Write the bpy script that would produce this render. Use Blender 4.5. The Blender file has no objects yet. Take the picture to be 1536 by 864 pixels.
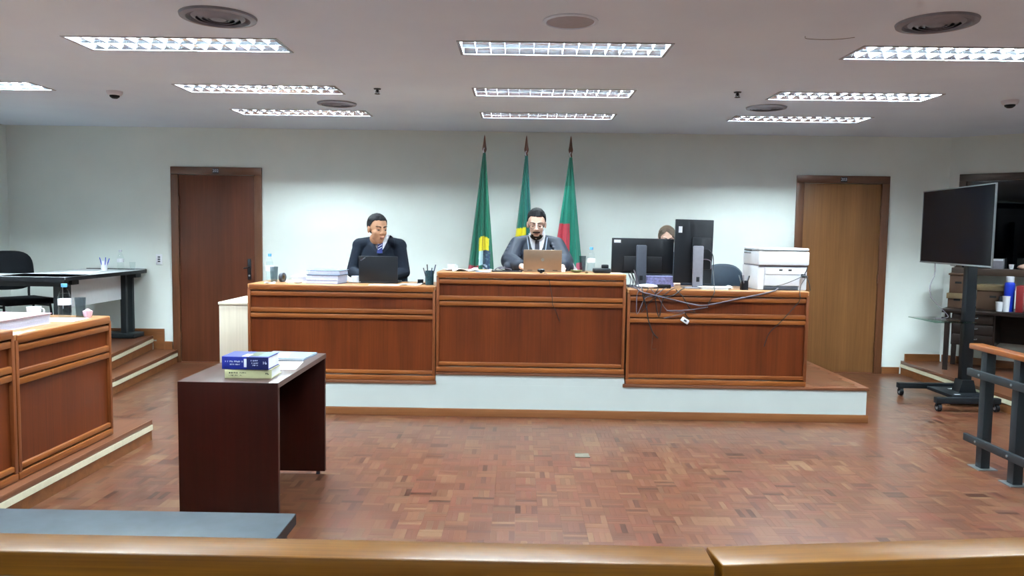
import bpy, bmesh, math, random
from mathutils import Vector, Matrix, noise
from mathutils.bvhtree import BVHTree
R = math.radians
random.seed(7)
SC = bpy.context.scene
COL = SC.collection

# ------------------------------------------------------------------ camera
cam_d = bpy.data.cameras.new('camera'); cam = bpy.data.objects.new('camera', cam_d); COL.objects.link(cam)
cam_d.sensor_width = 36.0; cam_d.lens = 36.0 * 1140.0 / 1536.0; cam_d.clip_start = 0.05
H = 1.488
pitch = math.atan(81.2 / 1140); yaw = -9.8 / 1140; roll = .0145
fw = Vector((math.sin(yaw) * math.cos(pitch), math.cos(yaw) * math.cos(pitch), -math.sin(pitch)))
rt = fw.cross(Vector((0, 0, 1))).normalized(); up = rt.cross(fw)
r2 = rt * math.cos(roll) + up * math.sin(roll); u2 = up * math.cos(roll) - rt * math.sin(roll)
cam.matrix_world = Matrix(((r2.x, u2.x, -fw.x, 0), (r2.y, u2.y, -fw.y, 0), (r2.z, u2.z, -fw.z, H), (0, 0, 0, 1)))
SC.camera = cam
# ------------------------------------------------------------------ world, exposure
wd = bpy.data.worlds.new('world'); SC.world = wd; wd.use_nodes = True
wd.node_tree.nodes['Background'].inputs[0].default_value = (.05, .06, .09, 1)
wd.node_tree.nodes['Background'].inputs[1].default_value = .1
SC.view_settings.view_transform = 'Standard'; SC.view_settings.look = 'None'
SC.view_settings.exposure = 0.0; SC.view_settings.gamma = 1.0
TUBE_SIDE, TUBE_MID, TUBE_REAR, TUBE_FAR = 430.0, 310.0, 240.0, 258.0        # emission of the fluorescent tubes
TUBE_COL = (.80, .95, 1.0)

# ------------------------------------------------------------------ helpers: materials
def lin(c):
    if isinstance(c, str):
        c = [int(c[i:i + 2], 16) / 255 for i in (0, 2, 4)]
    return tuple((x / 12.92 if x <= .04045 else ((x + .055) / 1.055) ** 2.4) for x in c)

def newmat(name):
    m = bpy.data.materials.new(name); m.use_nodes = True
    return m, m.node_tree.nodes, m.node_tree.links, m.node_tree.nodes['Principled BSDF']

def plain(name, c, rough=.5, metal=0, spec=.5, var=.06, bump=0, scale=30, coat=0, alpha=1, trans=0, ior=1.45):
    m, N, L, b = newmat(name)
    c = lin(c) if not isinstance(c, tuple) else c
    tc = N.new('ShaderNodeTexCoord'); nz = N.new('ShaderNodeTexNoise'); nz.inputs['Scale'].default_value = scale
    nz.inputs['Detail'].default_value = 4
    L.new(tc.outputs['Object'], nz.inputs['Vector'])
    rp = N.new('ShaderNodeValToRGB')
    rp.color_ramp.elements[0].color = tuple(x * (1 - var) for x in c) + (1,)
    rp.color_ramp.elements[1].color = tuple(min(1, x * (1 + var)) for x in c) + (1,)
    rp.color_ramp.elements[0].position = .3; rp.color_ramp.elements[1].position = .7
    L.new(nz.outputs['Fac'], rp.inputs[0]); L.new(rp.outputs[0], b.inputs['Base Color'])
    b.inputs['Roughness'].default_value = rough; b.inputs['Metallic'].default_value = metal
    b.inputs['Specular IOR Level'].default_value = spec; b.inputs['Coat Weight'].default_value = coat
    b.inputs['Transmission Weight'].default_value = trans; b.inputs['IOR'].default_value = ior
    b.inputs['Alpha'].default_value = alpha
    if bump:
        bp = N.new('ShaderNodeBump'); bp.inputs['Strength'].default_value = bump; bp.inputs['Distance'].default_value = .004
        L.new(nz.outputs['Fac'], bp.inputs['Height']); L.new(bp.outputs[0], b.inputs['Normal'])
    return m

def wood(name, dark, light, axis='Z', rough=.33, across=9, along=.7, fine=.35, spec=.5, coat=.0):
    m, N, L, b = newmat(name)
    tc = N.new('ShaderNodeTexCoord'); oi = N.new('ShaderNodeObjectInfo')
    ad = N.new('ShaderNodeVectorMath'); ad.operation = 'ADD'
    mul = N.new('ShaderNodeMath'); mul.operation = 'MULTIPLY'; mul.inputs[1].default_value = 37.0
    L.new(oi.outputs['Random'], mul.inputs[0])
    L.new(tc.outputs['Object'], ad.inputs[0]); L.new(mul.outputs[0], ad.inputs[1])
    def noise_(sa, sl, det):
        mp = N.new('ShaderNodeMapping'); s = [sa, sa, sa]; s['XYZ'.index(axis)] = sl
        mp.inputs['Scale'].default_value = s
        nz = N.new('ShaderNodeTexNoise'); nz.inputs['Scale'].default_value = 1; nz.inputs['Detail'].default_value = det
        nz.inputs['Roughness'].default_value = .6
        L.new(ad.outputs[0], mp.inputs['Vector']); L.new(mp.outputs[0], nz.inputs['Vector'])
        return nz
    n1 = noise_(across, along, 5); n2 = noise_(across * 14, along * 3, 3)
    mx = N.new('ShaderNodeMix'); mx.data_type = 'FLOAT'; mx.inputs[0].default_value = fine
    L.new(n1.outputs['Fac'], mx.inputs[2]); L.new(n2.outputs['Fac'], mx.inputs[3])
    rp = N.new('ShaderNodeValToRGB')
    rp.color_ramp.elements[0].position = .34; rp.color_ramp.elements[1].position = .68
    rp.color_ramp.elements[0].color = lin(dark) + (1,); rp.color_ramp.elements[1].color = lin(light) + (1,)
    L.new(mx.outputs[0], rp.inputs[0]); L.new(rp.outputs[0], b.inputs['Base Color'])
    b.inputs['Roughness'].default_value = rough; b.inputs['Specular IOR Level'].default_value = spec
    b.inputs['Coat Weight'].default_value = coat; b.inputs['Coat Roughness'].default_value = .12
    bp = N.new('ShaderNodeBump'); bp.inputs['Strength'].default_value = .08; bp.inputs['Distance'].default_value = .002
    L.new(n2.outputs['Fac'], bp.inputs['Height']); L.new(bp.outputs[0], b.inputs['Normal'])
    return m

def attr_mat(name, attr, rough=.4, spec=.5, grain=.15, scale=60, coat=0, sheen=0):
    m, N, L, b = newmat(name)
    at = N.new('ShaderNodeAttribute'); at.attribute_name = attr
    tc = N.new('ShaderNodeTexCoord'); nz = N.new('ShaderNodeTexNoise'); nz.inputs['Scale'].default_value = scale
    nz.inputs['Detail'].default_value = 3
    L.new(tc.outputs['Object'], nz.inputs['Vector'])
    mr = N.new('ShaderNodeMapRange'); mr.inputs['To Min'].default_value = 1 - grain; mr.inputs['To Max'].default_value = 1 + grain
    L.new(nz.outputs['Fac'], mr.inputs['Value'])
    mx = N.new('ShaderNodeVectorMath'); mx.operation = 'SCALE'
    L.new(at.outputs['Color'], mx.inputs[0]); L.new(mr.outputs[0], mx.inputs['Scale'])
    L.new(mx.outputs[0], b.inputs['Base Color'])
    b.inputs['Roughness'].default_value = rough; b.inputs['Specular IOR Level'].default_value = spec
    b.inputs['Coat Weight'].default_value = coat; b.inputs['Coat Roughness'].default_value = .18
    b.inputs['Sheen Weight'].default_value = sheen
    return m

def emit(name, c, s):
    m, N, L, b = newmat(name); N.remove(b)
    e = N.new('ShaderNodeEmission'); e.inputs[0].default_value = tuple(c) + (1,); e.inputs[1].default_value = s
    L.new(e.outputs[0], N['Material Output'].inputs[0]); return m

def thin_glass(name, tint, rough=.02, refl=1.0):
    m, N, L, b = newmat(name); N.remove(b)
    t = N.new('ShaderNodeBsdfTransparent'); t.inputs[0].default_value = lin(tint) + (1,)
    g = N.new('ShaderNodeBsdfGlossy'); g.inputs['Roughness'].default_value = rough
    f = N.new('ShaderNodeFresnel'); f.inputs[0].default_value = 1.45
    mu = N.new('ShaderNodeMath'); mu.operation = 'MULTIPLY'; mu.inputs[1].default_value = refl; mu.use_clamp = True
    mx = N.new('ShaderNodeMixShader')
    ge = N.new('ShaderNodeNewGeometry'); iv = N.new('ShaderNodeMath'); iv.operation = 'SUBTRACT'; iv.inputs[0].default_value = refl
    ba = N.new('ShaderNodeMath'); ba.operation = 'MULTIPLY'; ba.inputs[1].default_value = refl
    L.new(ge.outputs['Backfacing'], ba.inputs[0]); L.new(ba.outputs[0], iv.inputs[1]); L.new(iv.outputs[0], mu.inputs[1])
    L.new(f.outputs[0], mu.inputs[0]); L.new(mu.outputs[0], mx.inputs[0])
    L.new(t.outputs[0], mx.inputs[1]); L.new(g.outputs[0], mx.inputs[2])
    L.new(mx.outputs[0], N['Material Output'].inputs[0]); return m

M = {}
M['wall'] = plain('wall paint', 'e4ece8', .75, spec=.25, var=.02, scale=3, bump=.03)
M['ceiling'] = plain('ceiling paint', 'e0eeff', .85, spec=.15, var=.025, scale=2)
M['white_paint'] = plain('dais white paint', 'bac3c2', .6, spec=.3, var=.02, scale=4)
M['floor_base'] = plain('floor bed', '4a2f25', .45, var=.1)
M['parquet'] = attr_mat('parquet varnish', 'tone', rough=.31, spec=.5, grain=.14, scale=70, coat=.18)
M['panel'] = wood('bench veneer', '421806', '642d10', 'Z', .36, across=6, along=.5, spec=.3)
M['panel_h'] = wood('bench veneer horizontal', '441b07', '642f10', 'X', .36)
M['trim'] = wood('bench moulding', '5e2c0e', '8c501e', 'X', .42, across=16, along=.9, spec=.4)
M['trim_v'] = wood('bench post', '592a10', '7d451f', 'Z', .42, across=16, along=.9, spec=.4)
M['top'] = wood('bench top', '9a6a42', 'bb8c5e', 'X', .3, across=10, along=.6, coat=.15)
M['skirt'] = wood('skirting wood', '5f371d', '855530', 'X', .35, across=14, along=.5)
M['deckwood'] = wood('nosing wood', '54301d', '744730', 'X', .33, across=14)
M['deckwood_y'] = wood('step wood', '54301d', '744730', 'Y', .33, across=14)
M['door1'] = wood('brown door veneer', '3e1e11', '572e1c', 'Z', .4, across=4, along=.4, spec=.22)
M['door2'] = wood('tan door veneer', '613f22', '825a36', 'Z', .4, across=4, along=.4, spec=.22)
M['frame'] = wood('door frame wood', '442615', '673e23', 'Z', .38, across=10)
M['frame_x'] = wood('door head wood', '442615', '623a20', 'X', .38, across=10)
M['stripe'] = plain('cream edge strip', 'd2cab0', .5, var=.05)
M['table'] = wood('dark red table veneer', '160402', '2a0904', 'Z', .34, across=5, along=.5, spec=.25)
M['table_top'] = wood('dark table top', '3f2c28', '57423c', 'Y', .3, across=12, coat=.2)
M['table_edge'] = plain('table edge band', '54403a', .4)
M['rail_wood'] = wood('railing cap wood', '5c350b', '865816', 'X', .3, across=22, along=.8, coat=.12)
M['rail_wood2'] = wood('side railing cap wood', '6f3811', '925622', 'Y', .3, across=12, along=.6, coat=.3)
M['black_metal'] = plain('black painted metal', '191f23', .45, spec=.35)
M['stand_metal'] = plain('black stand metal', '0d1116', .45, spec=.3)
M['black'] = plain('black plastic', '0a0d13', .45, spec=.3)
M['black_soft'] = plain('black cloth', '090c11', .9, var=.2, scale=120, spec=.2)
M['leather'] = plain('dark leather', '1c2733', .32, var=.15)
M['charcoal_top'] = plain('charcoal laminate', '414a52', .32, var=.2, scale=22, spec=.55)
M['screen'] = plain('screen glass', '090b10', .12, spec=.1)
M['silver'] = plain('silver trim', '9ea6ab', .3, metal=.8)
M['grey_plastic'] = plain('grey plastic', '3c404a', .45, spec=.35)
M['grey_light'] = plain('light grey plastic', '7d7c86', .45)
M['white'] = plain('white plastic', 'e6e9f0', .4, var=.02)
M['off_white'] = plain('off white plastic', 'd5d8e2', .45, var=.02)
M['paper'] = plain('white paper', 'eceef0', .8, var=.03)
M['paper_edge'] = plain('stacked paper edges', 'bcc0d6', .85, var=.12, scale=200)
M['pink'] = plain('pink folder', 'dfb6c6', .7)
M['laminate'] = plain('white laminate', 'dfe4e8', .35, var=.02)
M['cream_cabinet'] = wood('pale cabinet laminate', 'bdb3a2', 'd2c9b8', 'Z', .5, across=5)
M['glass'] = thin_glass('clear glass', 'fbfdfd', refl=.8)
M['shelf_glass'] = thin_glass('green tinted glass', 'b9d8cc', refl=1.3)
M['pane'] = thin_glass('dark window pane', '9fb0c0', refl=2.2)
M['smoke_glass'] = thin_glass('greyish glass', 'd3d9dc')
M['water'] = thin_glass('water', 'f8fcfd', refl=.5)
M['blue_cap'] = plain('blue cap', '63a9dc', .4)
M['blue'] = plain('blue bottle', '1736b8', .35)
M['blue_book'] = plain('blue book cover', '1c2a86', .4, var=.15, scale=40)
M['navy_book'] = plain('navy book cover', '141b4e', .4)
M['yellow_book'] = plain('pale yellow book cover', 'c6c59a', .5)
M['folder_blue'] = plain('blue grey folder', '6f86a0', .6)
M['dark_blue'] = plain('dark blue card', '2c3a58', .6)
M['tan_laptop'] = plain('bronze laptop lid', '8a7462', .38, metal=.45, var=.03)
M['cable'] = plain('dark cable', '151419', .5)
M['cable_grey'] = plain('grey cable', '5a545e', .5)
M['cardboard'] = plain('brown cardboard', '463021', .75, var=.12, scale=14)
M['cardboard_light'] = plain('cardboard flap', '6b5a40', .75, var=.12, scale=14)
M['dark_wood'] = wood('dark desk wood', '100a09', '211611', 'X', .4, spec=.25)
M['red'] = plain('red cover', '7c1a1e', .5)
M['window_frame'] = wood('window frame wood', '2e211a', '4a372b', 'X', .45)
M['skin_tan'] = plain('tan skin', 'b98a6c', .5, var=.06, scale=20, spec=.35)
M['skin_pale'] = plain('pale skin', 'd9b3a0', .5, var=.06, scale=20, spec=.35)
M['hair'] = plain('black hair', '0e0d10', .7, spec=.12, var=.4, scale=160, bump=.25)
M['hair_brown'] = plain('brown hair', '46382d', .6, spec=.2, var=.4, scale=160, bump=.25)
M['beard'] = plain('dark beard', '1a1413', .8, spec=.15, var=.4, scale=200, bump=.6)
M['suit'] = plain('navy suit cloth', '0c121c', .85, spec=.15, var=.15, scale=60)
M['lapel'] = plain('navy lapel cloth', '0e1522', .8, spec=.2, var=.12, scale=60)
M['robe'] = plain('black robe satin', '141a27', .6, var=.15, scale=25, spec=.3)
M['shirt'] = plain('white shirt', 'e9ebf4', .7, var=.02)
M['tie_blue'] = plain('blue tie', '1c2a72', .5)
M['tie_dark'] = plain('dark tie', '2b2838', .5)
M['cord'] = plain('silver cord', 'a8b4c8', .5)
M['eye'] = plain('eye white', 'cfc9c4', .3)
M['iris'] = plain('dark iris', '1b120e', .25)
M['lips'] = plain('lips', 'a06a5c', .5)
M['flag'] = attr_mat('printed flag cloth', 'print', rough=.6, spec=.3, grain=.06, scale=20, sheen=.15)
M['flagpole'] = wood('flag pole wood', '4a2a1c', '6a3c28', 'Z', .35)
M['vent'] = plain('grey diffuser metal', '85858f', .45, metal=.2)
M['vent_dark'] = plain('diffuser throat', '6f6f7c', .6)
M['fixture'] = plain('fixture metal', '8f9096', .4, metal=.3)
M['reflector'] = plain('brushed reflector', (.72, .78, .9), .22, metal=1.0, var=.02)
M['blade'] = plain('louver blade', 'f2f4f6', .5, var=.01)
M['speaker_grille'] = plain('speaker grille', 'a5a3ab', .7)
M['green_dish'] = plain('olive dish', '4d5634', .4)
M['purple_paper'] = plain('lilac printed paper', '8d8ec2', .7, var=.35, scale=60)
M['holder_dark'] = plain('dark green patterned tin', '16353d', .35, var=.7, scale=55)
M['tube_side'] = emit('lit fluorescent tube', TUBE_COL, TUBE_SIDE)
M['tube_mid'] = emit('dimmer fluorescent tube', TUBE_COL, TUBE_MID)
M['tube_far'] = emit('lit tube of the far row', TUBE_COL, TUBE_FAR)
M['tube_far_mid'] = emit('dimmer tube of the far row', TUBE_COL, TUBE_FAR * .72)
M['tube_rear'] = emit('lit tube out of view', TUBE_COL, TUBE_REAR)
M['ink'] = plain('printed lettering white', 'c9cfe4', .6)
M['ink_dark'] = plain('printed lettering dark', '3a3c34', .6)
M['brass'] = plain('brushed steel plate', '5c5548', .55, metal=.1)

# ------------------------------------------------------------------ helpers: meshes
class MB:
    def __init__(s): s.bm = bmesh.new()
    def box(s, x0, y0, z0, x1, y1, z1, bevel=0, seg=2, mx=None, taper=None):
        r = bmesh.ops.create_cube(s.bm, size=1.0); vs = r['verts']
        for v in vs:
            v.co = Vector((x0 + (v.co.x + .5) * (x1 - x0), y0 + (v.co.y + .5) * (y1 - y0), z0 + (v.co.z + .5) * (z1 - z0)))
        if taper:
            cx, cy = (x0 + x1) / 2, (y0 + y1) / 2
            for v in vs:
                if v.co.z > (z0 + z1) / 2:
                    v.co.x = cx + (v.co.x - cx) * taper; v.co.y = cy + (v.co.y - cy) * taper
        es = list({e for v in vs for e in v.link_edges})
        if bevel:
            rr = bmesh.ops.bevel(s.bm, geom=es, offset=bevel, segments=seg, affect='EDGES', profile=.5)
            vs = list({v for f in rr['faces'] for v in f.verts} | {v for v in vs if v.is_valid})
        if mx is not None:
            for v in vs: v.co = mx @ v.co
        return s
    def cyl(s, p0, p1, r0, r1=None, n=14):
        p0 = Vector(p0); p1 = Vector(p1); r1 = r0 if r1 is None else r1
        d = (p1 - p0); ln = d.length; q = Vector((0, 0, 1)).rotation_difference(d.normalized()).to_matrix().to_4x4()
        mx = Matrix.Translation((p0 + p1) / 2) @ q
        bmesh.ops.create_cone(s.bm, cap_ends=True, segments=n, radius1=max(r0, 1e-4), radius2=max(r1, 1e-4), depth=ln, matrix=mx)
        return s
    def ell(s, c, r, u=20, v=14, mx=None):
        if not hasattr(r, '__len__'): r = (r, r, r)
        m = Matrix.Translation(c) @ Matrix.Diagonal((r[0], r[1], r[2], 1))
        if mx is not None: m = mx @ m
        bmesh.ops.create_uvsphere(s.bm, u_segments=u, v_segments=v, radius=1, matrix=m); return s
    def cap(s, p0, r0, p1, r1, n=14, mx=None, flat=1.0):
        # a tapered capsule: chain of overlapping rings closed by spheres
        p0 = Vector(p0); p1 = Vector(p1)
        if mx is not None: p0 = mx @ p0; p1 = mx @ p1
        s.ell(p0, r0, n, 10); s.ell(p1, r1, n, 10)
        if (p1 - p0).length > 1e-4: s.cyl(p0, p1, r0, r1, n)
        return s
    def lathe(s, prof, c=(0, 0, 0), n=24, mx=None):
        c = Vector(c); rings = []
        for r, z in prof:
            ring = []
            for k in range(n):
                a = 2 * math.pi * k / n; p = Vector((r * math.cos(a), r * math.sin(a), z))
                if mx is not None: p = mx @ p
                ring.append(s.bm.verts.new(p + c))
            rings.append(ring)
        for a, b in zip(rings, rings[1:]):
            for k in range(n): s.bm.faces.new((a[k], a[(k + 1) % n], b[(k + 1) % n], b[k]))
        if prof[0][0] > 1e-5: s.bm.faces.new(rings[0][::-1])
        if prof[-1][0] > 1e-5: s.bm.faces.new(rings[-1])
        return s
    def tube(s, pts, r, n=6, sub=4):
        pts = [Vector(p) for p in pts]; P = []
        for i in range(len(pts) - 1):
            a, b, c, d = pts[max(i - 1, 0)], pts[i], pts[i + 1], pts[min(i + 2, len(pts) - 1)]
            for k in range(sub):
                t = k / sub
                P.append(.5 * ((2 * b) + (c - a) * t + (2 * a - 5 * b + 4 * c - d) * t * t + (3 * b - a - 3 * c + d) * t ** 3))
        P.append(pts[-1]); rings = []; up_ = Vector((.13, .31, .94))
        for i, p in enumerate(P):
            t = (P[min(i + 1, len(P) - 1)] - P[max(i - 1, 0)])
            t = t.normalized() if t.length > 1e-7 else Vector((0, 0, 1))
            x = t.cross(up_); x = x.normalized() if x.length > 1e-4 else t.orthogonal().normalized(); y = t.cross(x)
            rings.append([s.bm.verts.new(p + x * r * math.cos(2 * math.pi * k / n) + y * r * math.sin(2 * math.pi * k / n)) for k in range(n)])
        for a, b in zip(rings, rings[1:]):
            for k in range(n): s.bm.faces.new((a[k], a[(k + 1) % n], b[(k + 1) % n], b[k]))
        s.bm.faces.new(rings[0][::-1]); s.bm.faces.new(rings[-1]); return s
    def prism(s, poly, z0, z1, mx=None):
        # poly of (x, y) extruded along z
        lo = [Vector((x, y, z0)) for x, y in poly]; hi = [Vector((x, y, z1)) for x, y in poly]
        if mx is not None: lo = [mx @ p for p in lo]; hi = [mx @ p for p in hi]
        lo = [s.bm.verts.new(p) for p in lo]; hi = [s.bm.verts.new(p) for p in hi]; n = len(poly)
        s.bm.faces.new(lo[::-1]); s.bm.faces.new(hi)
        for k in range(n): s.bm.faces.new((lo[k], lo[(k + 1) % n], hi[(k + 1) % n], hi[k]))
        return s
    def quad(s, *p):
        s.bm.faces.new([s.bm.verts.new(Vector(q)) for q in p]); return s
    def mesh(s, name, mat=None, smooth=True):
        bmesh.ops.recalc_face_normals(s.bm, faces=s.bm.faces[:])
        me = bpy.data.meshes.new(name); s.bm.to_mesh(me); s.bm.free()
        if mat is not None: me.materials.append(M[mat] if isinstance(mat, str) else mat)
        if smooth and len(me.polygons):
            me.shade_smooth(); me.set_sharp_from_angle(angle=R(38))
        return me
    def obj(s, name, mat, parent=None, loc=None, smooth=True):
        return link(name, s.mesh(name, mat, smooth), parent, loc)

def link(name, me, parent=None, loc=None):
    o = bpy.data.objects.new(name, me); COL.objects.link(o)
    if parent is not None: o.parent = parent
    if loc is not None: o.location = loc
    return o
def tag(o, label, cat, group=None):
    o['label'] = label; o['category'] = cat
    if group: o['group'] = group
    return o
def thing(name, label, cat, loc=(0, 0, 0), rz=0, group=None, rx=0):
    o = bpy.data.objects.new(name, None); COL.objects.link(o)
    o.empty_display_size = .05; o.location = loc; o.rotation_euler = (rx, 0, rz)
    return tag(o, label, cat, group)
def struct(name, mb, mat, parent=None, smooth=False):
    o = mb.obj(name, mat, parent, smooth=smooth)
    if parent is None: o['kind'] = 'structure'
    return o
def structroot(name, loc=(0, 0, 0), rz=0):
    o = bpy.data.objects.new(name, None); COL.objects.link(o); o.location = loc; o.rotation_euler = (0, 0, rz)
    o['kind'] = 'structure'; o.empty_display_size = .1; return o
def copy_tree(o, parent=None):
    c = o.copy(); COL.objects.link(c)
    if parent is not None: c.parent = parent
    for ch in list(o.children): copy_tree(ch, c)
    return c
def bx(name, mat, parent, *a, bevel=0, **k):
    return MB().box(*a, bevel=bevel, **k).obj(name, mat, parent)
def text_obj(name, s, size, mat, parent, mx, depth=.0006):
    cu = bpy.data.curves.new(name, 'FONT'); cu.body = s; cu.size = size; cu.align_x = 'CENTER'; cu.align_y = 'CENTER'
    cu.extrude = depth; cu.resolution_u = 2
    t = bpy.data.objects.new(name, cu); COL.objects.link(t)
    dg = bpy.context.evaluated_depsgraph_get()
    me = bpy.data.meshes.new_from_object(t.evaluated_get(dg)); bpy.data.objects.remove(t)
    me.transform(mx); me.materials.clear(); me.materials.append(M[mat])
    return link(name, me, parent)
UPR = Matrix.Rotation(R(90), 4, 'X')        # text in the x-z plane facing -y
def remesh(mb, name, mat, voxel, smooth=4, parent=None):
    me = mb.mesh(name, mat); o = link(name, me)
    a = o.modifiers.new('r', 'REMESH'); a.mode = 'VOXEL'; a.voxel_size = voxel; a.use_smooth_shade = True
    b = o.modifiers.new('s', 'SMOOTH'); b.iterations = smooth; b.factor = .5
    dg = bpy.context.evaluated_depsgraph_get(); dg.update()
    m2 = bpy.data.meshes.new_from_object(o.evaluated_get(dg)); o.modifiers.clear(); o.data = m2
    bpy.data.meshes.remove(me); m2.name = name
    if not len(m2.materials): m2.materials.append(M[mat])
    m2.shade_smooth()
    if parent is not None: o.parent = parent
    return o
def drape(name, poly, target, mat, parent, thick=.004, off=.002, cuts=3, y0=-5):
    # a patch cut to an (x, z) outline and laid on the front of another mesh, with thickness
    bm = bmesh.new(); vs = [bm.verts.new((x, 0, z)) for x, z in poly]; bm.faces.new(vs)
    bmesh.ops.triangulate(bm, faces=bm.faces[:])
    bmesh.ops.subdivide_edges(bm, edges=bm.edges[:], cuts=cuts, use_grid_fill=True)
    bmesh.ops.subdivide_edges(bm, edges=bm.edges[:], cuts=2, use_grid_fill=True)
    tree = BVHTree.FromPolygons([v.co for v in target.data.vertices], [p.vertices[:] for p in target.data.polygons])
    last = None
    for v in bm.verts:
        h = tree.ray_cast(Vector((v.co.x, y0, v.co.z)), Vector((0, 1, 0)))
        if h[0] is not None: v.co.y = h[0].y - off; last = v.co.y
        else: v.co.y = 99
    good = [v.co.y for v in bm.verts if v.co.y < 50]
    for v in bm.verts:
        if v.co.y > 50:
            nb = min((w for w in bm.verts if w.co.y < 50), key=lambda w: (w.co.x - v.co.x) ** 2 + (w.co.z - v.co.z) ** 2)
            v.co.y = nb.co.y
    bmesh.ops.recalc_face_normals(bm, faces=bm.faces[:])
    r = bmesh.ops.extrude_face_region(bm, geom=bm.faces[:])
    for e in r['geom']:
        if isinstance(e, bmesh.types.BMVert): e.co.y -= thick
    m = MB(); m.bm.free(); m.bm = bm
    return m.obj(name, mat, parent)

CEIL = 2.6
# ================================================================== STRUCTURE
XL, XR, YF, YB = -5.66, 6.71, -3.0, 8.4
AR = Vector((4.68, 8.4, 0)); DR = Vector((.7822, -.6231, 0)); NR = Vector((.6231, .7822, 0)); RZR = math.atan2(-.6231, .7822)
LW = 2.595
def along(s, o, z=0): return AR + DR * s - NR * o + Vector((0, 0, z))   # point by the slanted wall

# --- floor with mosaic parquet
floor = struct('floor', MB().box(XL - .1, YF - .1, -.12, XR + .1, YB + .1, -.007), 'floor_base')
TONES = ['573325', '5e3825', '623f2b', '54301f', '573121', '513021', '664631', '573623', '46261b', '613c2b', '6b4d36', '371b0f', '5e3425', '593c2a']
WTS = [5, 6, 5, 4, 5, 3, 3, 4, 2, 4, 1.4, .9, 4, 3]
CELL = .12; NS = 4
def strip_verts(x0, y0, x1, y1, z, h):
    b = .00016
    return [(x0, y0, z - h), (x1, y0, z - h), (x1, y1, z - h), (x0, y1, z - h),
            (x0 + b, y0 + b, z), (x1 - b, y0 + b, z), (x1 - b, y1 - b, z), (x0 + b, y1 - b, z)]
SF = [(4, 5, 6, 7), (0, 1, 5, 4), (1, 2, 6, 5), (2, 3, 7, 6), (3, 0, 4, 7)]
strip_me = {}
def strip_mesh(t, horiz):
    if (t, horiz) not in strip_me:
        w = CELL / NS; g = .00006
        lx, ly = (CELL, w) if horiz else (w, CELL)
        me = bpy.data.meshes.new('parquet_strip')
        me.from_pydata(strip_verts(-lx / 2 + g, -ly / 2 + g, lx / 2 - g, ly / 2 - g, 0, .007), [], SF)
        at = me.color_attributes.new('tone', 'FLOAT_COLOR', 'CORNER')
        c = lin(TONES[t]) + (1,)
        for d in at.data: d.color = c
        me.materials.append(M['parquet']); strip_me[(t, horiz)] = me
    return strip_me[(t, horiz)]
def parquet(x0, x1, y0, y1, z, parent, singles, skip=None, rng=random.Random(3)):
    V, F, C = [], [], []; cand = []
    i0, i1 = math.floor(x0 / CELL), math.ceil(x1 / CELL); j0, j1 = math.floor(y0 / CELL), math.ceil(y1 / CELL)
    for j in range(j0, j1):
        for i in range(i0, i1):
            h = (i + j) % 2 == 0; base = rng.choices(range(len(TONES)), WTS)[0]
            for k in range(NS):
                t = base if rng.random() < .38 else rng.choices(range(len(TONES)), WTS)[0]
                o = (k + .5) * CELL / NS
                cx = i * CELL + (CELL / 2 if h else o); cy = j * CELL + (o if h else CELL / 2)
                if cx < x0 or cx > x1 or cy < y0 or cy > y1 or (skip and skip(cx, cy)): continue
                cand.append((cx, cy, h, t, rng.uniform(-.00015, .00008)))
    picks = set()
    if singles:
        idx = [k for k, c in enumerate(cand) if c[1] > 3.74 and abs(c[0]) < .62 * c[1] and c[0] > -1.12]
        idx.sort(key=lambda k: cand[k][1]); picks = set(idx[:singles])
    for k, (cx, cy, h, t, dz) in enumerate(cand):
        if k in picks:
            link('parquet_strip', strip_mesh(t, h), parent, (cx, cy, z + dz))
        else:
            w = CELL / NS; g = .00006; lx, ly = (CELL, w) if h else (w, CELL); n = len(V)
            V += strip_verts(cx - lx / 2 + g, cy - ly / 2 + g, cx + lx / 2 - g, cy + ly / 2 - g, z + dz, .007)
            F += [tuple(n + q for q in f) for f in SF]; C += [t] * 5
    me = bpy.data.meshes.new('parquet_field'); me.from_pydata(V, [], F)
    at = me.color_attributes.new('tone', 'FLOAT_COLOR', 'CORNER')
    cols = [lin(t) + (1,) for t in TONES]; fl = []
    for c in C: fl += list(cols[c]) * 4
    at.data.foreach_set('color', fl); me.materials.append(M['parquet'])
    o = link('parquet_field', me, parent); o['kind'] = 'stuff'; return o
def under(x, y):
    return (-2.5 < x < 2.8 and y > 6.12) or (x < -2.6 and y < 5.2) or x < -3.83 or x > 4.32
parquet(-3.84, 4.35, 1.2, 8.39, 0, floor, 300, under)

# --- walls
def wall_cells(mb, u, v, holes, f):
    for a, b in zip(u, u[1:]):
        for c, d in zip(v, v[1:]):
            if any(h[0] <= (a + b) / 2 <= h[1] and h[2] <= (c + d) / 2 <= h[3] for h in holes): continue
            mb.quad(f(a, c), f(b, c), f(b, d), f(a, d))
struct('wall_back', MB().box(XL - .1, YB, -.1, AR.x, YB + .1, CEIL + .02), 'wall')
struct('wall_left', MB().box(XL - .1, YF, -.1, XL, YB, CEIL + .02), 'wall')
struct('wall_front', MB().box(XL - .1, YF - .1, -.1, XR + .1, YF, CEIL + .02), 'wall')
struct('wall_side', MB().box(XR, YF, -.1, XR + .1, AR.y - LW * .6231, CEIL + .02), 'wall')
WS0, WS1, WZ0, WZ1 = .10, 2.40, 1.12, 2.20
wr = structroot('wall_right', AR, RZR)
MB().box(0, 0, -.1, WS0, .1, CEIL + .02).box(WS1, 0, -.1, LW, .1, CEIL + .02).box(WS0, 0, -.1, WS1, .1, WZ0).box(WS0, 0, WZ1, WS1, .1, CEIL + .02).obj('plaster', 'wall', wr, smooth=False)
win = structroot('window_1', AR, RZR)
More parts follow.
